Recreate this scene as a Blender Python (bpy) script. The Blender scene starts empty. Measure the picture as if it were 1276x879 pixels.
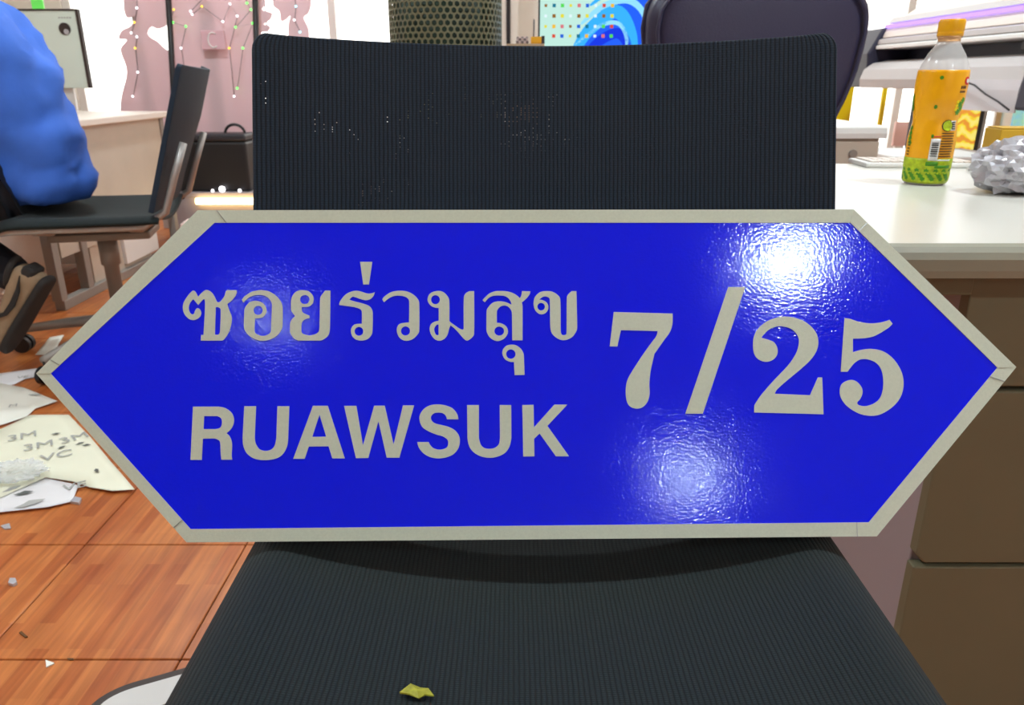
import bpy, bmesh, math, random
from mathutils import Vector, Matrix, noise, Euler
random.seed(7)
S = bpy.context.scene
COL = S.collection
# ------------------------------------------------------------------ camera
FPX, CX, CY, CAMZ, PITCH = 957.0, 638.0, 439.5, 0.88, math.radians(19.67)
cam_d = bpy.data.cameras.new('camera'); cam = bpy.data.objects.new('camera', cam_d); COL.objects.link(cam)
cam.location = (0, 0, CAMZ); cam.rotation_euler = (math.pi/2-PITCH, 0, 0)
cam_d.sensor_width = 36; cam_d.lens = 36*FPX/1276; cam_d.clip_start = 0.02
cam_d.dof.use_dof = True; cam_d.dof.focus_distance = 0.72; cam_d.dof.aperture_fstop = 13
S.camera = cam
# ------------------------------------------------------------------ world (daylight beyond the windows)
W = bpy.data.worlds.new('world'); S.world = W; W.use_nodes = True
bg = W.node_tree.nodes['Background']; bg.inputs[0].default_value = (1.0, 0.98, 0.93, 1); bg.inputs[1].default_value = 2.0
S.view_settings.view_transform = 'Standard'; S.view_settings.look = 'None'
S.view_settings.exposure = 0.8; S.view_settings.gamma = 1.0; S.view_settings.use_curve_mapping = False
LAMP_STRENGTH = 260.0

cp, sp = math.cos(PITCH), math.sin(PITCH)
def ray(px, py):
    u, v = (px-CX)/FPX, (CY-py)/FPX
    return Vector((u, cp+v*sp, -sp+v*cp))
def P(px, py, Y):            # point of the photograph at distance Y into the room
    d = ray(px, py); return Vector((0, 0, CAMZ)) + d*(Y/d.y)
def F(px, py, z):            # point of the photograph at height z
    d = ray(px, py); return Vector((0, 0, CAMZ)) + d*((z-CAMZ)/d.z)

# ------------------------------------------------------------------ materials
def new_mat(name):
    m = bpy.data.materials.new(name); m.use_nodes = True
    nt = m.node_tree; b = nt.nodes['Principled BSDF']
    return m, nt, b
def lin(c):
    return tuple((x/12.92 if x <= .04045 else ((x+.055)/1.055)**2.4) for x in [v/255 for v in c])
def mat(name, rgb, rough=.5, metal=0, spec=.5, vary=0.0, vscale=8, bump=0, bscale=60, coat=0, trans=0, emit=None, estr=0, ior=None):
    m, nt, b = new_mat(name); c = lin(rgb)
    b.inputs['Base Color'].default_value = (*c, 1); b.inputs['Roughness'].default_value = rough
    b.inputs['Metallic'].default_value = metal; b.inputs['Specular IOR Level'].default_value = spec
    b.inputs['Coat Weight'].default_value = coat; b.inputs['Transmission Weight'].default_value = trans
    if ior: b.inputs['IOR'].default_value = ior
    if emit: b.inputs['Emission Color'].default_value = (*lin(emit), 1); b.inputs['Emission Strength'].default_value = estr
    tc = nt.nodes.new('ShaderNodeTexCoord')
    if vary:
        n = nt.nodes.new('ShaderNodeTexNoise'); n.inputs['Scale'].default_value = vscale; n.inputs['Detail'].default_value = 5
        nt.links.new(tc.outputs['Object'], n.inputs['Vector'])
        r = nt.nodes.new('ShaderNodeValToRGB'); r.color_ramp.elements[0].position = .3; r.color_ramp.elements[1].position = .7
        r.color_ramp.elements[0].color = (*[x*(1-vary) for x in c], 1); r.color_ramp.elements[1].color = (*[min(1, x*(1+vary)) for x in c], 1)
        nt.links.new(n.outputs['Fac'], r.inputs['Fac']); nt.links.new(r.outputs['Color'], b.inputs['Base Color'])
    if bump:
        n = nt.nodes.new('ShaderNodeTexNoise'); n.inputs['Scale'].default_value = bscale; n.inputs['Detail'].default_value = 3
        nt.links.new(tc.outputs['Object'], n.inputs['Vector'])
        bp = nt.nodes.new('ShaderNodeBump'); bp.inputs['Strength'].default_value = bump; bp.inputs['Distance'].default_value = .002
        nt.links.new(n.outputs['Fac'], bp.inputs['Height']); nt.links.new(bp.outputs['Normal'], b.inputs['Normal'])
    return m
def math_node(nt, op, a, b=None, c=None):
    n = nt.nodes.new('ShaderNodeMath'); n.operation = op
    for i, v in enumerate((a, b, c)):
        if v is None: continue
        if isinstance(v, (int, float)): n.inputs[i].default_value = v
        else: nt.links.new(v, n.inputs[i])
    return n.outputs[0]
def fabric_mat(name, hi, lo, holes):
    m, nt, b = new_mat(name)
    uv = nt.nodes.new('ShaderNodeUVMap'); sx = nt.nodes.new('ShaderNodeSeparateXYZ'); nt.links.new(uv.outputs[0], sx.inputs[0])
    u = math_node(nt, 'DIVIDE', sx.outputs[0], .0039); v = math_node(nt, 'DIVIDE', sx.outputs[1], .0021)
    jit = nt.nodes.new('ShaderNodeTexNoise'); jit.inputs['Scale'].default_value = 60; nt.links.new(uv.outputs[0], jit.inputs['Vector'])
    u2 = math_node(nt, 'ADD', u, math_node(nt, 'MULTIPLY', jit.outputs['Fac'], .25))
    rib = math_node(nt, 'POWER', math_node(nt, 'ABSOLUTE', math_node(nt, 'SINE', math_node(nt, 'MULTIPLY', u2, math.pi))), .8)
    weave = math_node(nt, 'MULTIPLY_ADD', math_node(nt, 'SINE', math_node(nt, 'MULTIPLY', v, 2*math.pi)), .10, .90)
    h = math_node(nt, 'MULTIPLY', rib, weave)
    dirt = nt.nodes.new('ShaderNodeTexNoise'); dirt.inputs['Scale'].default_value = 700; dirt.inputs['Detail'].default_value = 2
    nt.links.new(uv.outputs[0], dirt.inputs['Vector'])
    h2 = math_node(nt, 'MULTIPLY', h, math_node(nt, 'MULTIPLY_ADD', dirt.outputs['Fac'], 1.0, .5))
    mix = nt.nodes.new('ShaderNodeMix'); mix.data_type = 'RGBA'
    mix.inputs[6].default_value = (*lin(lo), 1); mix.inputs[7].default_value = (*lin(hi), 1)
    nt.links.new(h2, mix.inputs[0]); nt.links.new(mix.outputs[2], b.inputs['Base Color'])
    b.inputs['Roughness'].default_value = .75; b.inputs['Specular IOR Level'].default_value = .25
    b.inputs['Sheen Weight'].default_value = .06
    bp = nt.nodes.new('ShaderNodeBump'); bp.inputs['Strength'].default_value = .6; bp.inputs['Distance'].default_value = .0012
    nt.links.new(h, bp.inputs['Height']); nt.links.new(bp.outputs['Normal'], b.inputs['Normal'])
    if holes:     # open weave: pinholes where the mesh is worn and stretched
        du = math_node(nt, 'SUBTRACT', math_node(nt, 'FRACT', u2), .0)
        dv = math_node(nt, 'SUBTRACT', math_node(nt, 'FRACT', v), .5)
        du = math_node(nt, 'PINGPONG', du, .5)
        dot = math_node(nt, 'LESS_THAN', math_node(nt, 'ADD', math_node(nt, 'MULTIPLY', math_node(nt, 'MULTIPLY', du, du), 1.0), math_node(nt, 'MULTIPLY', math_node(nt, 'MULTIPLY', dv, dv), .30)), .015)
        cell = nt.nodes.new('ShaderNodeTexWhiteNoise'); cell.noise_dimensions = '2D'
        cb = nt.nodes.new('ShaderNodeCombineXYZ'); nt.links.new(math_node(nt, 'FLOOR', math_node(nt, 'ADD', u2, .5)), cb.inputs[0]); nt.links.new(math_node(nt, 'FLOOR', v), cb.inputs[1])
        nt.links.new(cb.outputs[0], cell.inputs['Vector'])
        big = nt.nodes.new('ShaderNodeTexNoise'); big.inputs['Scale'].default_value = 13; big.inputs['Detail'].default_value = 4
        nt.links.new(uv.outputs[0], big.inputs['Vector'])
        low = math_node(nt, 'MULTIPLY_ADD', sx.outputs[1], -.35, .07)    # more wear lower down
        thr = math_node(nt, 'GREATER_THAN', math_node(nt, 'ADD', math_node(nt, 'MULTIPLY_ADD', cell.outputs['Value'], .25, low), big.outputs['Fac']), holes)
        fac = math_node(nt, 'MULTIPLY', dot, thr)
        tr = nt.nodes.new('ShaderNodeBsdfTransparent'); ms = nt.nodes.new('ShaderNodeMixShader')
        nt.links.new(fac, ms.inputs[0]); nt.links.new(b.outputs[0], ms.inputs[1]); nt.links.new(tr.outputs[0], ms.inputs[2])
        nt.links.new(ms.outputs[0], nt.nodes['Material Output'].inputs['Surface'])
    return m
def tile_mat():
    m, nt, b = new_mat('wood_look_tile')
    g = nt.nodes.new('ShaderNodeNewGeometry'); mp = nt.nodes.new('ShaderNodeMapping')
    mp.inputs['Rotation'].default_value = (0, 0, math.pi/2)
    nt.links.new(g.outputs['Position'], mp.inputs['Vector'])
    br = nt.nodes.new('ShaderNodeTexBrick'); br.offset = .37; br.offset_frequency = 2; br.squash = 1
    br.inputs['Scale'].default_value = 1; br.inputs['Mortar Size'].default_value = 0.0
    br.inputs['Brick Width'].default_value = .17; br.inputs['Row Height'].default_value = .027; br.inputs['Bias'].default_value = 0
    br.inputs['Color1'].default_value = (*lin((184, 102, 50)), 1); br.inputs['Color2'].default_value = (*lin((210, 132, 72)), 1)
    nt.links.new(mp.outputs[0], br.inputs['Vector'])
    mp2 = nt.nodes.new('ShaderNodeMapping'); mp2.inputs['Scale'].default_value = (90, 5, 1); nt.links.new(g.outputs['Position'], mp2.inputs['Vector'])
    n = nt.nodes.new('ShaderNodeTexNoise'); n.inputs['Scale'].default_value = 1; n.inputs['Detail'].default_value = 4; nt.links.new(mp2.outputs[0], n.inputs['Vector'])
    n2 = nt.nodes.new('ShaderNodeTexNoise'); n2.inputs['Scale'].default_value = 6; n2.inputs['Detail'].default_value = 2; nt.links.new(g.outputs['Position'], n2.inputs['Vector'])
    mx = nt.nodes.new('ShaderNodeMix'); mx.data_type = 'RGBA'; mx.blend_type = 'MULTIPLY'; mx.inputs[0].default_value = .75
    r = nt.nodes.new('ShaderNodeValToRGB'); r.color_ramp.elements[0].color = (.55, .45, .38, 1); r.color_ramp.elements[1].color = (1.15, 1.1, 1.05, 1)
    r.color_ramp.elements[0].position = .25; r.color_ramp.elements[1].position = .7
    nt.links.new(n.outputs['Fac'], r.inputs['Fac']); nt.links.new(br.outputs['Color'], mx.inputs[6]); nt.links.new(r.outputs['Color'], mx.inputs[7])
    mx2 = nt.nodes.new('ShaderNodeMix'); mx2.data_type = 'RGBA'; mx2.blend_type = 'MULTIPLY'; mx2.inputs[0].default_value = .6
    r2 = nt.nodes.new('ShaderNodeValToRGB'); r2.color_ramp.elements[0].color = (.75, .6, .5, 1); r2.color_ramp.elements[1].color = (1, 1, 1, 1)
    r2.color_ramp.elements[0].position = .35; r2.color_ramp.elements[1].position = .6
    nt.links.new(n2.outputs['Fac'], r2.inputs['Fac']); nt.links.new(mx.outputs[2], mx2.inputs[6]); nt.links.new(r2.outputs['Color'], mx2.inputs[7])
    nt.links.new(mx2.outputs[2], b.inputs['Base Color']); b.inputs['Roughness'].default_value = .32
    return m
def film_mat():
    m, nt, b = new_mat('blue_sheeting')
    b.inputs['Base Color'].default_value = (0.0, .010, .97, 1); b.inputs['Roughness'].default_value = .075
    b.inputs['Specular IOR Level'].default_value = .40
    tc = nt.nodes.new('ShaderNodeTexCoord')
    n = nt.nodes.new('ShaderNodeTexNoise'); n.inputs['Scale'].default_value = 420; n.inputs['Detail'].default_value = 2
    nt.links.new(tc.outputs['Object'], n.inputs['Vector'])
    n2 = nt.nodes.new('ShaderNodeTexNoise'); n2.inputs['Scale'].default_value = 9; nt.links.new(tc.outputs['Object'], n2.inputs['Vector'])
    h = math_node(nt, 'ADD', n.outputs['Fac'], math_node(nt, 'MULTIPLY', n2.outputs['Fac'], 2.0))
    bp = nt.nodes.new('ShaderNodeBump'); bp.inputs['Strength'].default_value = .35; bp.inputs['Distance'].default_value = .00037
    nt.links.new(h, bp.inputs['Height']); nt.links.new(bp.outputs['Normal'], b.inputs['Normal'])
    return m
def glow_mat(name, rgb, strength):
    m, nt, b = new_mat(name); nt.nodes.remove(b)
    e = nt.nodes.new('ShaderNodeEmission'); e.inputs[0].default_value = (*lin(rgb), 1); e.inputs[1].default_value = strength
    nt.links.new(e.outputs[0], nt.nodes['Material Output'].inputs['Surface']); return m

M = dict(
    tile=tile_mat(), film=film_mat(),
    grout=mat('tile_grout', (96, 58, 36), .9),
    wall=mat('painted_plaster', (236, 231, 220), .8, vary=.03, bump=.1),
    ceil=mat('ceiling_paint', (232, 230, 224), .85, vary=.02),
    silver=mat('silver_sheeting', (203, 209, 190), .45, vary=.04, vscale=500, bump=.08, bscale=900, spec=.3),
    plate=mat('aluminium_plate', (170, 172, 174), .35, metal=1),
    fab_back=fabric_mat('ribbed_back_mesh', (37, 51, 67), (4, 6, 8), .70),
    fab_seat=fabric_mat('ribbed_seat_mesh', (31, 42, 42), (4, 5, 6), 0),
    alu=mat('brushed_aluminium', (178, 174, 170), .4, metal=.5, vary=.05, vscale=40),
    alu_dull=mat('satin_aluminium', (150, 143, 136), .5, metal=.25),
    blackp=mat('black_plastic', (24, 24, 26), .45),
    darkp=mat('charcoal_plastic', (44, 42, 48), .5),
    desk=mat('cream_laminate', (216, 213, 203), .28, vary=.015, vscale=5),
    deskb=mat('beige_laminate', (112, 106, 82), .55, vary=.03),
    greyp=mat('warm_grey_panel', (196, 182, 166), .55, vary=.03),
    mauve=mat('mauve_grey_panel', (158, 146, 150), .5),
    leather=mat('dark_leather', (42, 38, 66), .42, bump=.25, bscale=220, spec=.5),
    white=mat('white_plastic', (232, 230, 226), .4),
    offw=mat('warm_white_plastic', (228, 214, 202), .45),
    pgrey=mat('printer_grey', (186, 178, 176), .45),
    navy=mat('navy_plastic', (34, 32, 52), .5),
    purple=glow_mat('violet_indicator_light', (150, 120, 240), 1.6),
    pink=None,
    yellow=mat('yellow_board', (255, 225, 0), .5),
    ochre=mat('ochre_card', (206, 160, 30), .6, vary=.05),
    paper=mat('backing_paper', (238, 236, 224), .5, vary=.02),
    paper2=mat('cream_backing_paper', (240, 238, 214), .5, vary=.02),
    paper3=mat('cool_backing_paper', (230, 227, 228), .5, vary=.02),
    ink=mat('grey_print', (172, 172, 168), .7),
    inkd=mat('dark_print', (92, 96, 92), .7),
    foil=mat('crumpled_foil_paper', (196, 194, 200), .35, metal=.35, vary=.1, vscale=60),
    clear=None,
    olive=mat('olive_metal', (118, 118, 92), .4, metal=.3),
    olivein=mat('dark_green_liner', (22, 48, 26), .6, vary=.3, vscale=6),
    shirt=mat('blue_cotton', (62, 112, 214), .8, vary=.10, vscale=9, bump=.35, bscale=40),
    trouser=mat('dark_navy_cloth', (22, 24, 34), .85),
    skin=mat('skin', (205, 160, 130), .55),
    hair=mat('black_hair', (18, 15, 14), .55),
    shoe=mat('tan_suede', (158, 132, 104), .8, vary=.12, vscale=30),
    sole=mat('dark_rubber', (44, 40, 38), .8),
    cream=mat('cream_curtain_wall', (250, 242, 206), .8),
    post=mat('black_post', (28, 22, 24), .5),
    cap=mat('yellow_cap', (240, 172, 0), .38),
    label=mat('orange_label', (255, 176, 0), .30, vary=.05, vscale=30, spec=.5),
    pet=mat('clear_bottle', (245, 245, 245), .12, spec=.6),
    pale=mat('pale_grey_board', (205, 200, 196), .5),
    trimd=mat('dark_brown_edging', (58, 46, 42), .6),
    green=mat('leaf_green', (70, 140, 10), .5, vary=.2, vscale=120),
    lime=mat('lime_green', (176, 196, 20), .45, vary=.25, vscale=160),
    red=mat('red_print', (220, 30, 40), .5), brown=mat('brown_print', (96, 58, 10), .6), black=mat('black_print', (25, 22, 20), .6),
    leaf=mat('yellow_green_leaf', (168, 166, 44), .6, vary=.25, vscale=200),
    lampd=glow_mat('lamp_diffuser', (226, 243, 250), LAMP_STRENGTH),
    warmtube=glow_mat('warm_tube', (255, 222, 150), 6.0),
    bulbg=glow_mat('green_bulb', (90, 255, 90), 2.2), bulbw=glow_mat('white_bulb', (255, 250, 255), 2.2), bulbc=glow_mat('cyan_bulb', (150, 235, 255), 2.2), bulby=glow_mat('amber_bulb', (255, 200, 60), 1.8),
)
def translucent_pink():
    m, nt, b = new_mat('pink_frosted_sheet')
    b.inputs['Base Color'].default_value = (*lin((236, 210, 214)), 1); b.inputs['Roughness'].default_value = .5
    t = nt.nodes.new('ShaderNodeBsdfTranslucent'); t.inputs[0].default_value = (*lin((236, 210, 214)), 1)
    ms = nt.nodes.new('ShaderNodeMixShader'); ms.inputs[0].default_value = .32
    nt.links.new(b.outputs[0], ms.inputs[1]); nt.links.new(t.outputs[0], ms.inputs[2]); nt.links.new(ms.outputs[0], nt.nodes['Material Output'].inputs['Surface'])
    return m
M['pink'] = translucent_pink()
def glass_mat():
    m, nt, b = new_mat('window_glass'); nt.nodes.remove(b)
    t = nt.nodes.new('ShaderNodeBsdfTransparent'); g = nt.nodes.new('ShaderNodeBsdfGlossy'); g.inputs['Roughness'].default_value = .02
    ms = nt.nodes.new('ShaderNodeMixShader'); ms.inputs[0].default_value = .06
    nt.links.new(t.outputs[0], ms.inputs[1]); nt.links.new(g.outputs[0], ms.inputs[2]); nt.links.new(ms.outputs[0], nt.nodes['Material Output'].inputs['Surface']); return m
M['glass'] = glass_mat()
def clear_mat():
    m, nt, b = new_mat('clear_film'); b.inputs['Base Color'].default_value = (.85, .87, .87, 1); b.inputs['Roughness'].default_value = .2; b.inputs['Alpha'].default_value = .35
    return m
M['clear'] = clear_mat()
M['pet'].node_tree.nodes['Principled BSDF'].inputs['Alpha'].default_value = .42

# ------------------------------------------------------------------ mesh helpers
def tag(o, label=None, cat=None, group=None, kind=None):
    if label: o['label'] = label
    if cat: o['category'] = cat
    if group: o['group'] = group
    if kind: o['kind'] = kind
    return o
def empty(name, loc, label, cat, rz=0, group=None, rot=None):
    o = bpy.data.objects.new(name, None); COL.objects.link(o); o.location = loc
    o.rotation_euler = rot if rot else (0, 0, rz); o.empty_display_size = .05
    return tag(o, label, cat, group)
def link_mesh(name, me, m, parent=None, smooth=False):
    o = bpy.data.objects.new(name, me); COL.objects.link(o); o.parent = parent
    if m and not me.materials: me.materials.append(m)
    if smooth:
        for p in me.polygons: p.use_smooth = True
    return o
def build(name, bm, m, parent=None, smooth=False, bevel=0, seg=2):
    bmesh.ops.recalc_face_normals(bm, faces=bm.faces[:])
    me = bpy.data.meshes.new(name); bm.to_mesh(me); bm.free()
    o = link_mesh(name, me, m, parent, smooth)
    if bevel:
        b = o.modifiers.new('bevel', 'BEVEL'); b.width = bevel; b.segments = seg; b.limit_method = 'ANGLE'; b.angle_limit = math.radians(40)
    return o
def bx(bm, x0, x1, y0, y1, z0, z1, mtx=None):
    vs = [bm.verts.new((x, y, z)) for x in (x0, x1) for y in (y0, y1) for z in (z0, z1)]
    for f in ((0, 1, 3, 2), (4, 6, 7, 5), (0, 4, 5, 1), (2, 3, 7, 6), (0, 2, 6, 4), (1, 5, 7, 3)): bm.faces.new([vs[i] for i in f])
    if mtx: bmesh.ops.transform(bm, matrix=mtx, verts=vs)
    return vs
def box(name, m, parent, x0, x1, y0, y1, z0, z1, bevel=.003, mtx=None):
    bm = bmesh.new(); bx(bm, x0, x1, y0, y1, z0, z1, mtx); return build(name, bm, m, parent, bevel=bevel)
def tube(bm, pts, r, n=10, closed=False):
    pts = [Vector(p) for p in pts]; rs = r if isinstance(r, (list, tuple)) else [r]*len(pts)
    rings = []; up = Vector((0, 0, 1)); prev = None
    for i, p in enumerate(pts):
        if closed: t = pts[(i+1) % len(pts)]-pts[i-1]
        else: t = pts[min(i+1, len(pts)-1)]-pts[max(i-1, 0)]
        t.normalize()
        a = prev if prev is not None else (up if abs(t.z) < .9 else Vector((1, 0, 0)))
        s = t.cross(a).normalized(); q = s.cross(t).normalized(); prev = q
        rings.append([bm.verts.new(p+(s*math.cos(2*math.pi*k/n)+q*math.sin(2*math.pi*k/n))*rs[i]) for k in range(n)])
    m_ = len(rings)
    for i in range(m_ if closed else m_-1):
        A, B = rings[i], rings[(i+1) % m_]
        for k in range(n): bm.faces.new((A[k], A[(k+1) % n], B[(k+1) % n], B[k]))
    if not closed: bm.faces.new(rings[0]); bm.faces.new(rings[-1])
def tube_obj(name, m, parent, pts, r, n=10, closed=False):
    bm = bmesh.new(); tube(bm, pts, r, n, closed); return build(name, bm, m, parent, smooth=True)
def lathe(bm, prof, n=32, c=(0, 0)):
    rings = []
    for r, z in prof:
        rings.append([bm.verts.new((c[0]+r*math.cos(2*math.pi*k/n), c[1]+r*math.sin(2*math.pi*k/n), z)) for k in range(n)])
    for A, B in zip(rings, rings[1:]):
        for k in range(n): bm.faces.new((A[k], A[(k+1) % n], B[(k+1) % n], B[k]))
    if prof[0][0] > 1e-4: bm.faces.new(rings[0])
    if prof[-1][0] > 1e-4: bm.faces.new(rings[-1])
def lathe_obj(name, m, parent, prof, n=32, c=(0, 0), smooth=True):
    bm = bmesh.new(); lathe(bm, prof, n, c); o = build(name, bm, m, parent, smooth=smooth)
    return o
def prism(bm, pts, vec):
    vec = Vector(vec); a = [bm.verts.new(p) for p in pts]; b = [bm.verts.new(Vector(p)+vec) for p in pts]
    bm.faces.new(a); bm.faces.new(b[::-1]); n = len(a)
    for i in range(n): bm.faces.new((a[i], a[(i+1) % n], b[(i+1) % n], b[i]))
def prism_obj(name, m, parent, pts, vec, bevel=0, smooth=False):
    bm = bmesh.new(); prism(bm, pts, vec); return build(name, bm, m, parent, bevel=bevel, smooth=smooth)
def spline_pts(pts, steps=5):
    """closed outline: smooth points are rounded, points with a third value are corners"""
    n = len(pts); out = []
    for i in range(n):
        p1, p2 = pts[i], pts[(i+1) % n]; c1, c2 = len(p1) > 2, len(p2) > 2
        a, b = Vector(p1[:2]), Vector(p2[:2])
        if c1 and c2: out.append(a); continue
        m1 = (b-a)*.5 if c1 else (b-Vector(pts[i-1][:2]))*.5
        m2 = (b-a)*.5 if c2 else (Vector(pts[(i+2) % n][:2])-a)*.5
        L = (b-a).length
        for m_ in (m1, m2):
            if m_.length > L*1.1: m_.length = L*1.1
        for s in range(steps):
            t = s/steps; t2, t3 = t*t, t*t*t
            out.append(a*(2*t3-3*t2+1)+m1*(t3-2*t2+t)+b*(3*t2-2*t3)+m2*(t3-t2))
    return out
def filled(name, m, parent, loops, depth, z=0):
    cu = bpy.data.curves.new(name, 'CURVE'); cu.dimensions = '2D'; cu.fill_mode = 'BOTH'; cu.extrude = depth/2
    for lp in loops:
        s = cu.splines.new('POLY'); s.points.add(len(lp)-1); s.use_cyclic_u = True
        for i, p in enumerate(lp): s.points[i].co = (p[0], p[1], 0, 1)
    t = bpy.data.objects.new(name+'_outline', cu); COL.objects.link(t)
    dg = bpy.context.evaluated_depsgraph_get()
    me = bpy.data.meshes.new_from_object(t.evaluated_get(dg)); bpy.data.objects.remove(t); bpy.data.curves.remove(cu)
    me.name = name; me.materials.clear()
    for v in me.vertices: v.co.z += z+depth/2
    return link_mesh(name, me, m, parent)
def grid_sheet(name, m, parent, fn, nu, nv, thick, uvf, bevel=.004, offset=-1):
    verts = []; uvs = []
    for j in range(nv+1):
        for i in range(nu+1):
            a, b = i/nu, j/nv; verts.append(fn(a, b)); uvs.append(uvf(a, b))
    faces = [(j*(nu+1)+i, j*(nu+1)+i+1, (j+1)*(nu+1)+i+1, (j+1)*(nu+1)+i) for j in range(nv) for i in range(nu)]
    me = bpy.data.meshes.new(name); me.from_pydata([tuple(v) for v in verts], [], faces)
    ul = me.uv_layers.new(name='UVMap')
    for p in me.polygons:
        for li in p.loop_indices: ul.data[li].uv = uvs[me.loops[li].vertex_index]
    o = link_mesh(name, me, m, parent, smooth=True)
    s = o.modifiers.new('solid', 'SOLIDIFY'); s.thickness = thick; s.offset = offset
    if bevel:
        b = o.modifiers.new('bevel', 'BEVEL'); b.width = bevel; b.segments = 3; b.limit_method = 'ANGLE'; b.angle_limit = math.radians(50)
    return o
def skinned(name, m, parent, verts, edges, radii, root=0, sub=2):
    me = bpy.data.meshes.new(name); me.from_pydata(verts, edges, []); o = bpy.data.objects.new(name, me); COL.objects.link(o)
    sk = o.modifiers.new('skin', 'SKIN'); sk.use_smooth_shade = True
    for i, r in enumerate(radii):
        d = me.skin_vertices[0].data[i]; d.radius = r if isinstance(r, tuple) else (r, r); d.use_root = (i == root)
    ss = o.modifiers.new('sub', 'SUBSURF'); ss.levels = sub; ss.render_levels = sub
    dg = bpy.context.evaluated_depsgraph_get(); dg.update()
    nm = bpy.data.meshes.new_from_object(o.evaluated_get(dg)); bpy.data.objects.remove(o); bpy.data.meshes.remove(me)
    nm.name = name
    return link_mesh(name, nm, m, parent, smooth=True)

# ------------------------------------------------------------------ the room
YB, XL, XR, YN, ZC = 5.4, -3.7, 3.5, -4.9, 2.6
T = .3225
def struct(o): o['kind'] = 'structure'; return o
floor = struct(box('floor', M['grout'], None, XL, XR, YN, YB, -.1, -.006, bevel=0))
# tiles that the photograph shows one by one; joints anchored on the crossing left of the front chair
J = F(225, 822, 0)
bm = bmesh.new(); bx(bm, .0012, T-.0012, .0012, T-.0012, -.006, 0); tile_me = None
rest = bmesh.new(); nt_ = 0
ix0, ix1 = int((XL-J.x)//T), int((XR-J.x)//T); iy0, iy1 = int((YN-J.y)//T), int((YB-J.y)//T)
for ix in range(ix0, ix1+1):
    for iy in range(iy0, iy1+1):
        x, y = J.x+ix*T, J.y+iy*T
        x0, x1, y0, y1 = max(x, XL)+.0012, min(x+T, XR)-.0012, max(y, YN)+.0012, min(y+T, YB)-.0012
        if x1-x0 < .02 or y1-y0 < .02: continue
        full = (x1-x0 > T-.003 and y1-y0 > T-.003)
        if full and -2.7 < x < .2 and .3 < y < 4.3:
            if tile_me is None:
                o = build('floor_tile', bm, M['tile'], floor, bevel=.0015, seg=1); tile_me = o.data
            else:
                o = bpy.data.objects.new('floor_tile', tile_me); COL.objects.link(o); o.parent = floor
                b = o.modifiers.new('bevel', 'BEVEL'); b.width = .0015; b.segments = 1
            o.location = (x, y, 0); nt_ += 1
        else: bx(rest, x0, x1, y0, y1, -.006, 0)
tag(build('floor_tiling', rest, M['tile'], floor), kind='stuff')
struct(box('ceiling', M['ceil'], None, XL, XR, YN, YB, ZC, ZC+.1, bevel=0))
struct(box('wall_left', M['wall'], None, XL-.1, XL, YN, YB+.1, 0, ZC, bevel=0))
struct(box('wall_right', M['wall'], None, XR, XR+.1, YN, YB+.1, 0, ZC, bevel=0))
struct(box('wall_front', M['wall'], None, XL, XR, YN-.1, YN, 0, ZC, bevel=0))
# far wall with two window openings
wins = [(-2.9, -.30, .62, 2.25), (1.15, 3.3, .30, 2.25)]
bm = bmesh.new(); xs = XL
for (a, b, z0, z1) in wins:
    bx(bm, xs, a, YB, YB+.1, 0, ZC); bx(bm, a, b, YB, YB+.1, 0, z0); bx(bm, a, b, YB, YB+.1, z1, ZC); xs = b
bx(bm, xs, XR, YB, YB+.1, 0, ZC)
struct(build('wall_back', bm, M['wall']))
for k, (a, b, z0, z1) in enumerate(wins):
    w = struct(bpy.data.objects.new('window_%d' % (k+1), None)); COL.objects.link(w); w.location = ((a+b)/2, YB, z0)
    hw, h = (b-a)/2, z1-z0; nm = 3
    bm = bmesh.new(); bx(bm, -hw, hw, .01, .06, 0, .05); bx(bm, -hw, hw, .01, .06, h-.05, h)
    for i in range(nm+1):
        cxm = -hw+2*hw*i/nm; cxm = min(max(cxm, -hw+.025), hw-.025); bx(bm, cxm-.025, cxm+.025, .012, .058, .05, h-.05)
    build('window_frame', bm, M['white'], w, bevel=.003)
    for i in range(nm):
        box('pane', M['glass'], w, -hw+2*hw*i/nm+.02, -hw+2*hw*(i+1)/nm-.02, .03, .036, .04, h-.04, bevel=0)
struct(box('trim_1', M['wall'], None, P(624, 20, 5.25).x, P(646, 20, 5.25).x, 5.25, YB, 0, ZC, bevel=.004))
struct(box('trim_2', M['post'], None, P(631, 20, 5.24).x, P(636, 20, 5.24).x, 5.24, 5.25, 0, ZC, bevel=0))

# ------------------------------------------------------------------ ceiling lamps (those behind the camera reflect in the sign)
def lamp(x, y, label, group, r=.085, m=None):
    e = empty('ceiling_lamp', (x, y, ZC), label, 'lamp', group=group)
    lathe_obj('lamp_housing', M['white'], e, [(r+.03, 0), (r+.03, -.03), (r+.012, -.045), (r+.002, -.04), (r+.002, 0)], 32)
    lathe_obj('diffuser', m or M['lampd'], e, [(r, -.036), (r*.7, -.046), (0.0001, -.05)], 32)
for (x, y) in ((1.28, -1.5), (1.28, -3.9), (1.28, .95), (1.28, 3.3), (-1.28, .95), (-1.28, 3.3)):  # those ahead of the camera are unseen, added to brighten the background
    lamp(x, y, 'round white downlight on the white ceiling, fully lit', 'round ceiling lamps')
lamp(-1.22, -1.95, 'small dim downlight between two bright ceiling lamps', None, .05, glow_mat('dim_diffuser', (225, 240, 255), 60))

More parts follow.
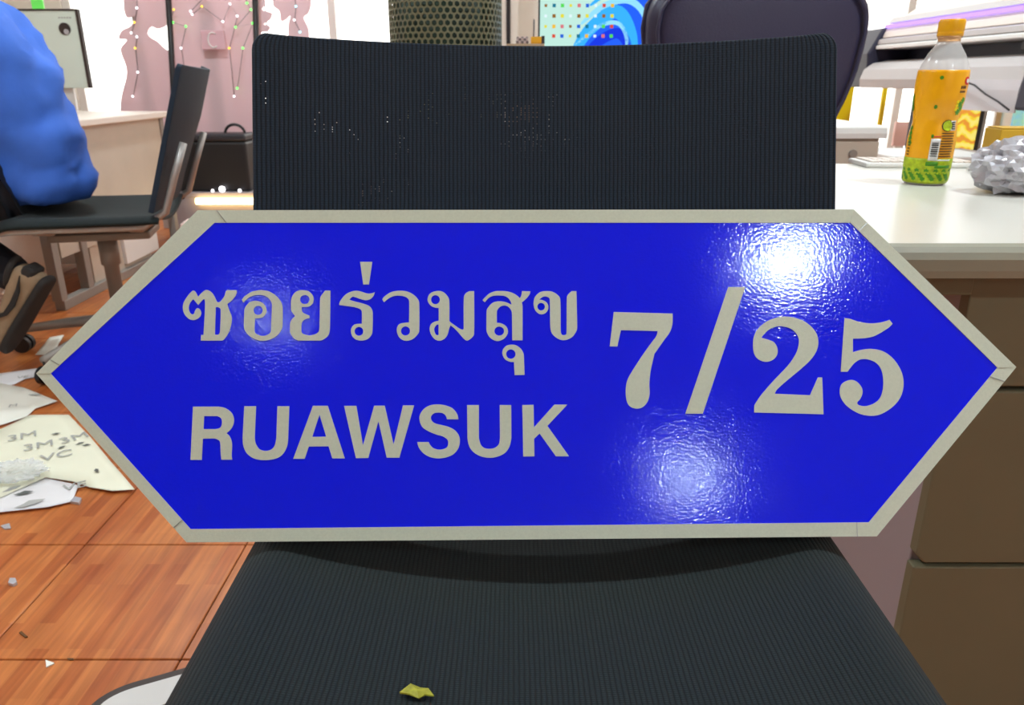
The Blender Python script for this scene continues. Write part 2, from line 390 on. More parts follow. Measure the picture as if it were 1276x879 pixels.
# ------------------------------------------------------------------ the sign
A_BOT, U_BOT, A_TOP, U_TOP = .672, -.243*.672, .707, .1855*.707
ax = Vector((0, cp, -sp)); upv = Vector((0, sp, cp)); c0 = Vector((0, 0, CAMZ))
pb = c0+ax*A_BOT+upv*U_BOT; pt = c0+ax*A_TOP+upv*U_TOP
vy = (pt-pb).normalized(); vx = Vector((1, 0, 0)); vz = vx.cross(vy)      # vz faces the camera side
SIGN_O = pb+Vector((.012, 0, 0))
def sg(px, py):
    d = ray(px, py); t = (SIGN_O-c0).dot(vz)/d.dot(vz); q = c0+d*t-SIGN_O
    return Vector((q.dot(vx), q.dot(vy)))
sign = empty('street_sign', SIGN_O, 'blue and silver hexagonal street name sign leaning on the black mesh chair', 'sign', rot=(math.atan2(vy.z, vy.y), 0, 0))
OUT = [sg(*p) for p in ((247, 262.5), (1063, 261.5), (1265.5, 458), (1092, 668.5), (233, 676), (46, 466))]
INN = [sg(*p) for p in ((268, 278), (1059, 278), (1242, 458.5), (1082, 651), (238, 659.5), (64, 466))]
filled('back_plate', M['plate'], sign, [OUT], .003, -.003)
filled('blue_panel', M['film'], sign, [[p*1.0 for p in INN]], .0006, 0)
ctr = Vector((0.0, .148))
for i in range(6):            # border strips, each laid over the next at the corner
    a, b = OUT[i], OUT[(i+1) % 6]; c, d = INN[(i+1) % 6], INN[i]
    filled('border_strip', M['silver'], sign, [[a, b, c, d]], .0010+.00035*(i % 2), 0)
# seams of the tape where two strips overlap
for i in range(6):
    a, d = OUT[i], INN[i]; e1 = (OUT[(i+1) % 6]-a).normalized()
    s0, s1 = a+e1*.017, d+e1*.0105; w = e1*.0005
    filled('tape_seam', M['plate'], sign, [[s0, s0+w, s1+w, s1]], .0016, 0)
C = 1
GL = [
 ('thai_letter', (220, 350), 80, [[(235,138),(265,155),(302,225,C),(340,180),(400,132),(455,140),(505,185),(560,290),(580,298),(610,285),(660,215),(680,150),(700,132,C),(825,132,C),(828,165),(805,220),(755,280),(700,322,C),(725,400),(758,490),(758,570),(735,670),(700,745),(650,810),(625,822,C),(338,822,C),(342,745,C),(375,745,C),(395,400),(395,290),(385,255),(365,265),(302,335,C),(235,255,C),(195,300),(172,370),(185,430),(215,462),(245,455),(262,410),(290,378),(325,395),(343,440),(330,490),(290,525),(230,542),(170,520),(115,460),(92,380),(105,300),(160,210),(205,158)],
   [(540,370),(560,362),(590,372),(610,400),(600,700),(585,735),(555,742),(530,738,C),(535,560),(541,400)]]),
 ('thai_letter', (295, 350), 80, [[(75,265,C),(110,220),(200,160),(300,134),(360,132),(450,150),(540,205),(600,275),(630,350),(634,450),(632,600),(622,660),(570,740),(480,800),(370,825),(270,810),(180,760),(120,690),(103,630),(108,450),(115,380),(155,320),(210,285),(270,277),(340,295),(390,340),(412,400),(400,455),(365,500),(310,515),(255,518,C),(250,600),(250,700),(290,740),(360,757),(430,740),(470,700),(476,600),(485,400),(485,320),(455,260),(400,215),(330,198),(250,203),(180,230),(130,270),(95,300,C)], (298,408,62,62)]),
 ('thai_letter', (350, 350), 80, [[(310,132),(380,145),(435,195),(452,250),(440,310),(400,350),(350,362),(290,362,C),(290,410),(310,440),(350,462),(395,478,C),(397,515,C),(350,525),(310,550),(288,590),(286,700),(310,730),(380,750),(450,742),(505,715),(528,680),(535,500),(542,240),(570,190),(610,138,C),(682,138,C),(678,500),(670,700),(640,765),(580,810),(540,822,C),(240,822,C),(180,790),(135,720),(130,680),(132,580),(155,530),(198,487,C),(150,420),(143,380),(145,270),(165,205),(210,155),(260,135)], (332,260,65,62)]),
 ('thai_letter', (415, 330), 100, [[(70,430,C),(85,395),(140,330),(210,295),(270,288),(320,300),(380,318),(430,315),(460,303,C),(445,345),(410,380),(360,392),(300,378),(250,360),(215,355),(180,385,C),(230,402),(320,425),(390,450),(425,485),(437,530),(433,740),(410,790),(370,822),(310,833),(250,820),(210,780),(198,725),(210,685),(245,655),(318,648,C),(318,520),(300,490),(240,468),(150,455),(72,445,C)], (286,732,48,48)]),
 ('thai_tone_mark', (430, 300), 60, [[(278,392,C),(500,392,C),(440,805,C),(335,805,C)]]),
 ('thai_letter', (470, 350), 80, [[(72,260,C),(95,225),(180,165),(270,142),(370,142),(450,165),(520,210),(565,265),(578,310),(578,690),(550,745),(490,800),(410,825),(340,808),(290,755),(270,680),(285,620),(320,590),(380,578),(438,572,C),(440,290),(425,250),(380,220),(310,208),(240,212),(170,240),(95,298,C)], (390,690,62,62)]),
 ('thai_letter', (525, 350), 80, [[(230,142),(290,152),(345,195),(383,265),(385,555,C),(420,585),(470,620),(520,655),(565,672),(580,660,C),(583,230),(610,175),(660,145,C),(724,145,C),(724,730),(690,785),(630,822),(580,795),(520,725),(460,660),(400,612,C),(380,670),(360,740),(320,795),(255,824),(190,805),(135,740),(115,665),(130,605),(170,570),(240,548,C),(240,375,C),(200,372),(140,350),(100,305),(87,260),(105,200),(150,160)], (195,262,60,62), [(238,602,C),(215,605),(185,640),(178,680),(195,730),(215,748),(238,745,C)]]),
 ('thai_letter', (595, 350), 80, [[(68,268,C),(110,225),(160,180),(230,150),(310,142),(400,148),(480,170),(540,205),(580,242,C),(600,200),(608,145,C),(725,148,C),(715,185),(670,245),(607,300,C),(617,350),(617,818,C),(475,818,C),(470,440),(450,390),(410,352),(360,343),(310,360),(275,400),(265,440),(265,578,C),(320,585),(380,615),(415,670),(412,730),(370,790),(300,826),(240,822),(170,780),(130,710),(122,650),(125,420),(145,370),(200,310),(260,288),(320,285),(390,297),(465,330,C),(455,290),(420,240),(370,212),(300,205),(220,210),(160,235),(100,297,C)], (298,692,66,62)]),
 ('thai_vowel_mark', (610, 400), 80, [[(310,328),(370,340),(430,385),(462,440),(470,480),(480,742,C),(342,745,C),(335,565,C),(280,562),(210,525),(175,450),(190,385),(240,340)], (292,457,64,64)]),
 ('thai_letter', (655, 350), 80, [[(260,145),(340,147),(400,170),(450,210),(472,250),(478,400),(480,700),(495,740),(520,748),(545,742),(558,720),(563,230),(590,180),(630,145,C),(695,145,C),(705,640),(695,690),(650,760),(590,800),(520,817),(450,800),(380,750),(345,690),(335,600),(330,260),(310,230),(265,218),(225,230),(185,262,C),(230,268),(280,295),(308,340),(305,400),(270,445),(215,463),(160,440),(120,385),(108,310),(125,230),(180,170),(220,152)], (212,358,52,52)]),
 ('latin_letter', (230, 495), 90, [[(108,117,C),(420,117,C),(500,135),(570,185),(603,250),(603,320),(570,390),(515,442,C),(550,475),(575,530),(583,590),(578,700),(583,763,C),(452,763,C),(445,690),(440,570),(425,530),(380,508),(330,505,C),(228,508,C),(215,765,C),(78,765,C)], [(243,233,C),(400,233,C),(440,250),(460,290),(455,345),(430,378),(380,390,C),(235,390,C)]]),
 ('latin_letter', (290, 495), 90, [[(145,112,C),(288,112,C),(272,500,C),(285,570),(330,635),(400,655),(470,640),(515,590),(535,500,C),(548,112,C),(692,112,C),(678,500,C),(665,600),(610,700),(520,752),(390,768),(270,750),(180,690),(135,600),(125,500,C)]]),
 ('latin_letter', (355, 495), 90, [[(345,107,C),(525,107,C),(732,747,C),(580,747,C),(535,600,C),(295,603,C),(245,752,C),(105,752,C)], [(425,215,C),(505,482,C),(335,485,C)]]),
 ('latin_letter', (425, 495), 100, [[(35,97,C),(170,97,C),(242,530,C),(365,95,C),(480,95,C),(577,520,C),(680,92,C),(802,92,C),(640,665,C),(502,665,C),(412,265,C),(300,668,C),(165,670,C)]]),
 ('latin_letter', (510, 495), 90, [[(460,272,C),(598,272,C),(585,210),(530,140),(450,105),(360,90),(260,100),(180,145),(130,220),(130,300),(165,370),(240,420),(340,460),(410,480),(465,520),(475,570),(455,615),(400,637),(340,637),(285,615),(250,575),(238,548,C),(98,548,C),(120,620),(180,690),(260,732),(350,747),(450,735),(540,695),(600,620),(617,530),(600,460),(550,400),(470,360),(370,335),(310,318),(270,280),(268,235),(300,200),(355,190),(410,198),(445,230)]]),
 ('latin_letter', (570, 495), 90, [[(118,98,C),(262,98,C),(262,500,C),(285,580),(330,620),(395,630),(460,615),(505,570),(518,500,C),(515,98,C),(655,98,C),(657,500,C),(635,600),(580,680),(490,725),(390,740),(280,720),(190,665),(140,590),(122,500,C)]]),
 ('latin_letter', (635, 495), 90, [[(155,98,C),(292,95,C),(296,370,C),(545,92,C),(703,92,C),(460,352,C),(723,722,C),(563,722,C),(365,445,C),(298,510,C),(302,722,C),(165,725,C)]]),
 ('numeral', (750, 380), 140, [[(92,58,C),(552,70,C),(550,150),(530,215),(480,285),(410,385,C),(390,470),(378,530),(370,620),(372,700),(355,760),(320,800),(275,813),(225,800),(195,760),(185,680),(195,600),(230,530),(300,420),(370,320),(425,245),(435,207,C),(148,200,C),(120,327,C),(60,327,C)]]),
 ('slash', (840, 350), 170, [[(347,42,C),(456,42,C),(183,857,C),(71,857,C)]]),
 ('numeral', (930, 385), 140, [[(58,812,C),(60,755,C),(110,680),(200,575),(300,470),(350,410),(390,340),(408,270),(400,215),(350,160),(265,137),(190,155),(140,195),(115,228,C),(175,245),(215,265),(240,310),(238,360),(205,400),(150,416),(90,395),(58,350),(50,280),(60,210),(100,145),(180,88),(280,63),(370,70),(460,105),(530,170),(558,240),(550,320),(500,400),(420,475),(300,575),(235,635),(220,665,C),(495,677,C),(557,538,C),(590,538,C),(600,826,C)]]),
 ('numeral', (1030, 385), 140, [[(138,75,C),(180,80),(250,103),(340,115),(420,108),(488,88,C),(512,118,C),(480,150),(380,210),(300,230),(202,235,C),(202,340,C),(270,322),(350,315),(440,335),(520,395),(580,490),(598,590),(575,690),(510,770),(420,825),(340,838),(250,820),(160,765),(110,700),(100,635),(120,585),(180,558),(230,570),(270,615),(277,660),(260,705),(235,735),(250,755),(300,762),(360,745),(410,705),(435,640),(440,560),(425,480),(385,425),(320,397),(260,398),(210,430),(160,493,C),(107,493,C)]]),
]
for (nm, (ox, oy), size, loops) in GL:
    k = size/879.0; res = []
    for lp in loops:
        if isinstance(lp, tuple):
            q = [Vector((lp[0]+lp[2]*math.cos(t*math.pi/14), lp[1]+lp[3]*math.sin(t*math.pi/14))) for t in range(28)]
        else: q = spline_pts(lp)
        res.append([sg(ox+p.x*k, oy+p.y*k) for p in q])
    filled(nm, M['silver'], sign, res, .0011, 0)

# ------------------------------------------------------------------ sling chairs (the one that holds the sign, and the one at the left desk)
def seat_z(x, y, zs=.50):
    sag = .040*max(0, 1-(y-.12)**2/.16)
    e = abs(x)/.262
    z = zs-sag*max(0, 1-e*e)
    if abs(x) > .225: z -= ((abs(x)-.225)/.045)**2*.026
    if y < -.18: z -= ((-.18-y)/.09)**2*.05
    return z
def sling_chair(loc, rz, label, base, group=None):
    r = empty('sling_chair', loc, label, 'chair', rz)
    st = grid_sheet('seat', M['fab_seat'], r, lambda a, b: ((a*2-1)*.27, -.27+b*.485, seat_z((a*2-1)*.27, -.27+b*.485)), 48, 40, .012, lambda a, b: (a*.54, b*.485))
    def back(a, b):
        s = a*2-1; top = .920-.010*(1-s*s)
        R = .014; zz = .505+b*(top-.505)
        hw = .27
        if zz > top-R: q = (zz-(top-R))/R; hw = .27-R+R*math.sqrt(max(0, 1-q*q*.96))
        x = abs(s)*.27
        if x > .235: x = .235+(x-.235)/.035*(hw-.235)
        e = x/.27
        y = .199+(zz-.53)*.325+.042*(1-e*e)*min(1, .35+b)
        return (math.copysign(x, s), y, zz)
    bb = [0]+[i/40 for i in range(1, 38)]+[.945, .955, .965, .975, .984, .991, .996, 1]
    n = len(bb)-1
    grid_sheet('backrest', M['fab_back'], r, lambda a, b: back(a, bb[round(b*n)]), 48, n, .016, lambda a, b: (a*.54, bb[round(b*n)]*.41), bevel=.006)
    m = M['alu']
    for s in (-1, 1):
        pts = [(s*.24, -.25, .452)]+[(s*.243, y, seat_z(.235, y)-.034) for y in (-.2, -.1, 0, .1, .17)]+[(s*.243, .235, .50), (s*.243, .272, .60), (s*.243, .312, .70)]
        tube_obj('side_rail', m, r, pts, .011, 10)
    for y in (-.13, .13):
        tube_obj('cross_bar', m, r, [(-.24, y, .455), (-.1, y, .428), (.1, y, .428), (.24, y, .455)], .012, 10)
    box('seat_bracket', M['alu_dull'], r, -.09, .09, -.15, .15, .392, .418, .006)
    lathe_obj('gas_lift', M['alu_dull'], r, [(.03, .39), (.03, .30), (.023, .295), (.023, .12)], 20)
    lathe_obj('hub', M['alu_dull'], r, [(.03, .06), (.042, .07), (.042, .13), (.03, .15)], 20)
    for k in range(5):
        a = math.radians(base+72*k); ca, sa = math.cos(a), math.sin(a)
        leg = tube_obj('base_leg', M['alu_dull'], r, [(ca*.03, sa*.03, .11), (ca*.18, sa*.18, .098), (ca*.34, sa*.34, .078)], [.02, .017, .013], 10)
        cs = bmesh.new()
        for w in (-.014, .014):
            pr = []
            c = Vector((ca*.335, sa*.335, .028)); t = Vector((-sa, ca, 0)); u = Vector((ca, sa, 0))
            ring = []
            for f in (-.008, .008):
                ring.append([cs.verts.new(c+t*(w+f)+u*.028*math.cos(q*math.pi/10)+Vector((0, 0, 1))*.028*math.sin(q*math.pi/10)) for q in range(20)])
            for q in range(20): cs.faces.new((ring[0][q], ring[0][(q+1) % 20], ring[1][(q+1) % 20], ring[1][q]))
            cs.faces.new(ring[0]); cs.faces.new(ring[1][::-1])
        tube(cs, [(ca*.335, sa*.335, .02), (ca*.335, sa*.335, .075)], .007, 8)
        build('caster', cs, M['blackp'], r)
    return r
front = sling_chair((.03, .44, 0), 0, 'black ribbed mesh chair holding up the blue street sign', 20)
left = sling_chair((-1.33, 2.5, 0), math.radians(-76), 'black mesh chair on silver star base under the person in blue', -104+76)

# withered leaf scrap on the seat
lf = [(498, 868), (512, 859.5), (524, 859.5), (534, 864), (541, 869), (530, 872), (522, 874), (510, 873)]
bm = bmesh.new(); ring = []
for i, p in enumerate(lf):
    q = F(p[0], p[1], .470); q.z = seat_z(q.x-.03, q.y-.44)+.003+.003*(i % 2); ring.append(bm.verts.new(q))
cc = F(520, 867, .470); cc.z = seat_z(cc.x-.03, cc.y-.44)+.006; cv = bm.verts.new(cc)
for i in range(len(ring)): bm.faces.new((ring[i], ring[(i+1) % len(ring)], cv))
o = build('leaf_scrap', bm, M['leaf']); sm = o.modifiers.new('s', 'SOLIDIFY'); sm.thickness = .0012
tag(o, 'small withered yellow-green leaf scrap lying on the black chair seat', 'leaf')

# ------------------------------------------------------------------ desk at the right
DZ = .718; DY0 = .775; DY1 = 1.58; DX0, DX1 = .335, 1.75
wt = empty('desk_worktop', (1.0, DY0, 0), 'cream laminate desk top carrying the orange drink bottle', 'desk')
def loc(o, pt): return Vector(pt)-Vector(o.location)
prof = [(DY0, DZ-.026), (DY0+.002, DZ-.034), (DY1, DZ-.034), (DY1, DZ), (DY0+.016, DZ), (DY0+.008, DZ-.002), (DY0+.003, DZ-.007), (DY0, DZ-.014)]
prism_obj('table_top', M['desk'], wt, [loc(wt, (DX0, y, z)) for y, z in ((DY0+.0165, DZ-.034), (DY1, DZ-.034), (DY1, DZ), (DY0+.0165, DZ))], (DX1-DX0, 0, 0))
prism_obj('shaded_edge', mat('shaded_edge_grey', (150, 148, 130), .45), wt, [loc(wt, (DX0, y, z)) for y, z in [(DY0, DZ-.026), (DY0+.002, DZ-.034), (DY0+.016, DZ-.034)]+prof[4:]], (DX1-DX0, 0, 0))  # front edge of the desk top, its shade put into a darker grey
px_edge = .505
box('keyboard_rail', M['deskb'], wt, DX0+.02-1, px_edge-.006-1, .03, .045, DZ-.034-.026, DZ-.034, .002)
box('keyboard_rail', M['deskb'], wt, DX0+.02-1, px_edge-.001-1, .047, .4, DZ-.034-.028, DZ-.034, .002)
box('leg_panel', M['greyp'], wt, DX0+.0-1, DX0+.02-1, .62, .76, 0, DZ-.034, .002)
box('back_panel', M['mauve'], wt, DX0+.022-1, px_edge-.002-1, .72, .74, .25, DZ-.035, .002)
pd = empty('drawer_pedestal', (px_edge+.22, DY0+.04, 0), 'beige drawer pedestal standing under the cream desk top', 'drawers')
box('body', M['mauve'], pd, -.218, .22, .019, .70, .03, DZ-.036, .002)
zz = [(.035, .303), (.309, .541), (.547, DZ-.037)]
for (a, b) in zz:
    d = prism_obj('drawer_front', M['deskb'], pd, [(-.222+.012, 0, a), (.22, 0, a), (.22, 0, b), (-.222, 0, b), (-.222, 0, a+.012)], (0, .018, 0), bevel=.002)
    hb = bmesh.new(); bx(hb, .155, .162, -.008, -.0005, a+.06, b-.05); build('pull', hb, M['darkp'], d, bevel=.001)
box('plinth', M['darkp'], pd, -.2, .2, .04, .68, 0, .03, .002)

# drink bottle
bt = F(1151, 229, DZ); bt.z = DZ
BZ = .925
bottle = empty('drink_bottle', bt, 'orange labelled plastic drink bottle with yellow cap on the cream desk', 'bottle')
bottle.scale = (1, 1, BZ)
K = .0335
bprof = [(.0001, .004), (K*.62, .002), (K*.86, .0), (K*.97, .008), (K*1.0, .020), (K*.975, .0235), (K*1.0, .028), (K*1.01, .05), (K*1.02, .075), (K*.97, .092), (K*.925, .103), (K*.93, .110), (K*.98, .122), (K*1.06, .140), (K*1.085, .165), (K*1.06, .188), (K*.96, .200), (K*.78, .213), (K*.58, .224), (K*.50, .229), (K*.48, .232)]
lathe_obj('body', M['pet'], bottle, bprof, 48)
def rad(z):
    for (r0, z0), (r1, z1) in zip(bprof[2:], bprof[3:]):
        if z0 <= z <= z1: return r0+(r1-r0)*(z-z0)/(z1-z0+1e-9)
    return K
lz = [.0265]+[.03+i*.004 for i in range(40)]+[.19]
lathe_obj('drink', mat('orange_drink', (236, 140, 10), .3), bottle, [(.0001, .008)]+[(max(.001, rad(z)-.003), z) for z in (.008, .014, .02, .0255)]+[(.0001, .0256)], 32)
def shell(name, m, z0, z1, off, n=64, a0=0, a1=2*math.pi, parent=bottle):
    bm = bmesh.new(); full = a1-a0 > 6.2; st = max(2, int((z1-z0)/.004)); rows = []
    for j in range(st+1):
        z = z0+(z1-z0)*j/st; r = rad(z)+off
        rows.append([bm.verts.new((r*math.cos(a0+(a1-a0)*k/n), r*math.sin(a0+(a1-a0)*k/n), z)) for k in range(n if full else n+1)])
    for A, B in zip(rows, rows[1:]):
        L = len(A)
        for k in range(L if full else L-1): bm.faces.new((A[k], A[(k+1) % L], B[(k+1) % L], B[k]))
    o = build(name, bm, m, parent, smooth=True); s = o.modifiers.new('s', 'SOLIDIFY'); s.thickness = .0004; s.offset = 1
    return o
shell('label_sleeve', M['label'], .026, .188, .0004)
shell('lime_band', M['lime'], .004, .046, .0009)
sleeve = bottle
VA = math.atan2(-bt.y, -bt.x)       # towards the viewer's side
def patch(name, m, du, z0, z1, w, off=.0013, n=4):
    a = VA+du; hw = w/2/K; return shell(name, m, z0, z1, off, n, a-hw, a+hw)
def blob(name, m, du, z, r, off=.0016, sq=1.0, n=12, rot=0, jag=0):
    bm = bmesh.new(); ring = []
    for k in range(n):
        t = 2*math.pi*k/n; rr = r*(1-jag*(k % 2)); x, y = rr*math.cos(t)*sq, rr*math.sin(t)
        x, y = x*math.cos(rot)-y*math.sin(rot), x*math.sin(rot)+y*math.cos(rot)
        a = VA+du+x/K; R = rad(z+y)+off; ring.append(bm.verts.new((R*math.cos(a), R*math.sin(a), z+y)))
    bm.faces.new(ring); o = build(name, bm, m, bottle); s = o.modifiers.new('s', 'SOLIDIFY'); s.thickness = .0004; return o
# viewer's right is positive angle about the bottle seen from the camera side
patch('barcode_field', M['white'], .18, .043, .079, .013)
for i in range(7): patch('barcode_bar', M['black'], .18, .050+i*.0035, .0515+i*.0035+.0004*(i % 3), .009, .002, 3)
patch('barcode_field', M['white'], .93, .092, .108, .011)
for i in range(4): patch('barcode_bar', M['black'], .93, .094+i*.0035, .0958+i*.0035, .007, .002, 3)
for i in range(10): patch('text_line', M['brown'], .70, .049+i*.0042, .0508+i*.0042, .021-.003*(i % 3 == 1), .0014, 4)
patch('text_line', M['red'], .19, .0815, .0832, .012, .0014, 3)
patch('green_block', M['green'], .70, .030, .035, .026); patch('green_block', M['green'], .18, .034, .041, .017)
patch('text_line', M['white'], .70, .0425, .0448, .022)
blob('lemon_slice', M['lime'], .62, .100, .0085, sq=.95); blob('lemon_rind', M['black'], .62, .100, .0095, .0013)
blob('leaf_mark', M['green'], -.02, .176, .0030, sq=.8); blob('leaf_mark', M['green'], -.06, .130, .0034, sq=.7); blob('leaf_mark', M['green'], .02, .083, .0030, sq=.6)
for k in range(4): blob('branch_print', M['green'], 1.0+.14*(k % 2), .122+k*.006, .0060, jag=.4, rot=k)
for k in range(3): blob('flower_print', M['yellow'], .83, .126+k*.006, .0035, jag=.5, rot=k)
for k in range(4): blob('branch_print', M['green'], -1.02-.05*k, .07+k*.008, .0050, jag=.4, rot=k)
for k in range(3): blob('branch_print', M['green'], -1.25, .128+k*.008, .0060, sq=.5)
for k in range(26): blob('leaf_mark', M['green'], -1.3+.1*k, .012+.0045*(k*7 % 4), .0044, .0015, jag=.35, rot=k)
blob('round_badge', M['red'], 1.16, .171, .0065, sq=.9); blob('badge_centre', M['white'], 1.16, .171, .0035, .0022, sq=.9)
for k in range(3): patch('text_mark', M['brown'], .86+.11*k, .1585, .163, .0026)
for k in range(3): patch('text_mark', M['brown'], .86+.11*k, .1525, .1555, .0030)
for k in range(5): patch('text_line', M['brown'], -1.05, .050+k*.005, .052+k*.005, .006)
lathe_obj('neck', mat('tinted_neck', (244, 200, 150), .2, trans=.5, ior=1.2), bottle, [(K*.47, .231), (K*.47, .237), (K*.52, .238), (K*.52, .2405), (K*.46, .241)], 32)
lathe_obj('cap', M['cap'], bottle, [(K*.54, .2405), (K*.55, .246), (K*.535, .247), (K*.55, .248), (K*.55, .263), (K*.52, .2665), (.0001, .2668)], 48)

# crumpled foil-backed paper
def crumple(name, c, sx, sy, sz, m, seed, amp=.35):
    bm = bmesh.new(); bmesh.ops.create_icosphere(bm, subdivisions=4, radius=1)
    for v in bm.verts:
        d = v.co.normalized(); q = d*2.6+Vector((seed, seed*2, 0))
        k = 1-amp*.9*abs(noise.noise(q))-amp*.8*abs(noise.noise(q*2.3))-amp*.35*noise.noise(q*5)
        v.co = Vector((d.x*sx*k, d.y*sy*k, d.z*sz*k))
    z0 = min(v.co.z for v in bm.verts)
    for v in bm.verts: v.co.z = max(v.co.z, z0*.8)-z0*.8
    o = build(name, bm, m); o.location = c; return o
fc = F(1282, 246, DZ)
o = crumple('crumpled_paper', (fc.x, fc.y+.045, DZ), .068, .058, .047, M['foil'], 3.1); tag(o, 'crumpled ball of silvery white backing paper on the cream desk', 'paper')
pc = [F(x, y, DZ+.002) for x, y in ((1204, 213), (1213, 206), (1226, 205), (1232, 214), (1222, 220))]
o = prism_obj('plastic_offcut', M['clear'], None, [p for p in pc], (0, 0, .006)); tag(o, 'small clear plastic offcut beside the crumpled silvery paper', 'offcut')
# ochre carton and slim white board near the back of the desk
q = P(1262, 205, 1.44)
cb = empty('ochre_carton', (q.x+.06, 1.46, DZ), 'small ochre yellow carton behind the crumpled paper ball', 'box', rz=-.15)
box('carton_body', M['ochre'], cb, -.09, .09, -.035, .035, 0, .075, .002); box('carton_flap', M['ochre'], cb, -.088, .088, -.034, .034, .0755, .0775, 0)
pr_ = bmesh.new(); bx(pr_, -.03, .03, -.0362, -.0352, .03, .05); build('print_mark', pr_, M['black'], cb)
a, b = F(1084, 210, DZ), F(1240, 213, DZ)
kb = empty('white_keyboard', ((a.x+b.x)/2, a.y+.055, DZ), 'slim white keyboard lying behind the orange bottle', 'keyboard', rz=-.05)
hw = (b.x-a.x)/2
box('keyboard_case', M['white'], kb, -hw, hw, -.05, .05, 0, .009, .003)
for j in range(3):
    for i in range(10): box('key', M['offw'], kb, -hw+.012+i*(2*hw-.02)/10, -hw+.012+(i+.85)*(2*hw-.02)/10, -.04+j*.028, -.017+j*.028, .009, .012, .001)

# ------------------------------------------------------------------ dark leather chair
LY = 1.76; lc = P(945, 60, LY)
lchair = empty('leather_chair', (lc.x, LY+.2, 0), 'high-backed dark purple leather chair behind the cream desk', 'chair')
prof = [(.47, .09), (.55, .105), (.63, .125), (.70, .150), (.77, .182), (.84, .210), (.90, .228), (.955, .238), (1.00, .232), (1.035, .205), (1.055, .165), (1.066, .10), (1.07, .03)]
prof = [(z+(.028 if z > .94 else 0), w*1.02) for z, w in prof]
def ring_pts(scale_w, y, z_in=0):
    R = [(w*scale_w, z) for z, w in prof]; return [(x, y, z) for x, z in R]+[(-x, y, z) for x, z in reversed(R)]
def shell_back(name, m, f, y0, y1, bulge, par):
    bm = bmesh.new(); zc = .80; layers = []
    for (fy, fs) in ((y0, f), (y0-bulge*.6, f*.97), (y0-bulge, f*.85), (y0-bulge*1.1, f*.45)):
        layers.append([bm.verts.new((x*fs, fy, zc+(z-zc)*(1-(1-fs/f)*.55) if fs != f else zc+(z-zc)*f)) for x, _, z in ring_pts(1, 0)])
    b = [bm.verts.new((x*f, y1, zc+(z-zc)*f)) for x, _, z in ring_pts(1, 0)]
    n = len(b)
    for A, B in zip([b]+layers, layers):
        for i in range(n): bm.faces.new((A[i], A[(i+1) % n], B[(i+1) % n], B[i]))
    bm.faces.new(b); bm.faces.new(layers[-1][::-1])
    o = build(name, bm, m, par, smooth=True)
    s = o.modifiers.new('sub', 'SUBSURF'); s.levels = 2; s.render_levels = 2
    return o
shell_back('back_shell', M['leather'], 1.0, -.17, -.05, .042, lchair)
zc = .80
tube_obj('piping', M['leather'], lchair, [(x*.90, -.2105, zc+(z-zc)*.94) for x, _, z in ring_pts(1, 0)], .0045, 8, closed=True)
tube_obj('edge_piping', M['leather'], lchair, [(x*.995, -.155, zc+(z-zc)*.995) for x, _, z in ring_pts(1, 0)], .005, 8, closed=True)
bm = bmesh.new(); bx(bm, -.24, .24, -.1, .30, .43, .50); build('seat', bm, M['leather'], lchair, smooth=False, bevel=.03, seg=4)
box('back_bracket', M['blackp'], lchair, -.04, .04, -.17, -.0, .40, .52, .008)
lathe_obj('gas_lift', M['blackp'], lchair, [(.03, .43), (.03, .28), (.022, .275), (.022, .1)], 20, (0, .1))
for k in range(5):
    a = math.radians(30+72*k); ca, sa = math.cos(a), math.sin(a)
    tube_obj('base_leg', M['blackp'], lchair, [(0, .1, .1), (ca*.16, .1+sa*.16, .095), (ca*.30, .1+sa*.30, .07)], [.025, .02, .015], 10)
    lathe_obj('caster', M['blackp'], lchair, [(.018, 0), (.026, .012), (.026, .04), (.012, .055)], 14, (ca*.29, .1+sa*.29))

# ------------------------------------------------------------------ white topped cabinet behind the desk
q = P(1105, 166, 2.45)
cab = empty('side_cabinet', (q.x-.2, 2.45, 0), 'beige cabinet with round lock and white top beside the leather chair', 'cabinet')
prism_obj('cabinet_top', M['white'], cab, [(-.2, -.005, .705), (-.2, .5, .705), (-.2, .5, .742), (-.2, .01, .742), (-.2, 0, .736), (-.2, -.006, .72)], (.4, 0, 0))
box('body', M['greyp'], cab, -.19, .185, .012, .49, .05, .704, .003)
box('door', M['greyp'], cab, -.188, .183, .0, .012, .06, .695, .002)
lk = P(1064, 192, 2.44)
bm = bmesh.new()
bmesh.ops.create_cone(bm, cap_ends=True, segments=24, radius1=.013, radius2=.012, depth=.008, matrix=Matrix.Translation((lk.x-cab.location.x, -.004, lk.z)) @ Matrix.Rotation(math.pi/2, 4, 'X'))
build('lock', bm, M['alu_dull'], cab)
box('plinth', M['darkp'], cab, -.18, .175, .02, .48, 0, .05, 0)
# long low shelf running on to the right
q0, q1 = P(1104, 178, 3.0), P(1276, 206, 2.75)
sh = empty('low_shelf', (q0.x+.35, 2.95, 0), 'low white shelf with dark recess beyond the orange bottle', 'shelf')
box('shelf_top', M['white'], sh, -.36, .08, -.05, .3, .565, .61, .006)
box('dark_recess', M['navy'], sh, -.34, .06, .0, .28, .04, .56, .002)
box('shelf_board', M['pgrey'], sh, -.35, .07, -.045, -.002, .50, .525, .002)
box('shelf_foot', M['white'], sh, -.35, .07, -.03, .29, 0, .04, .002)

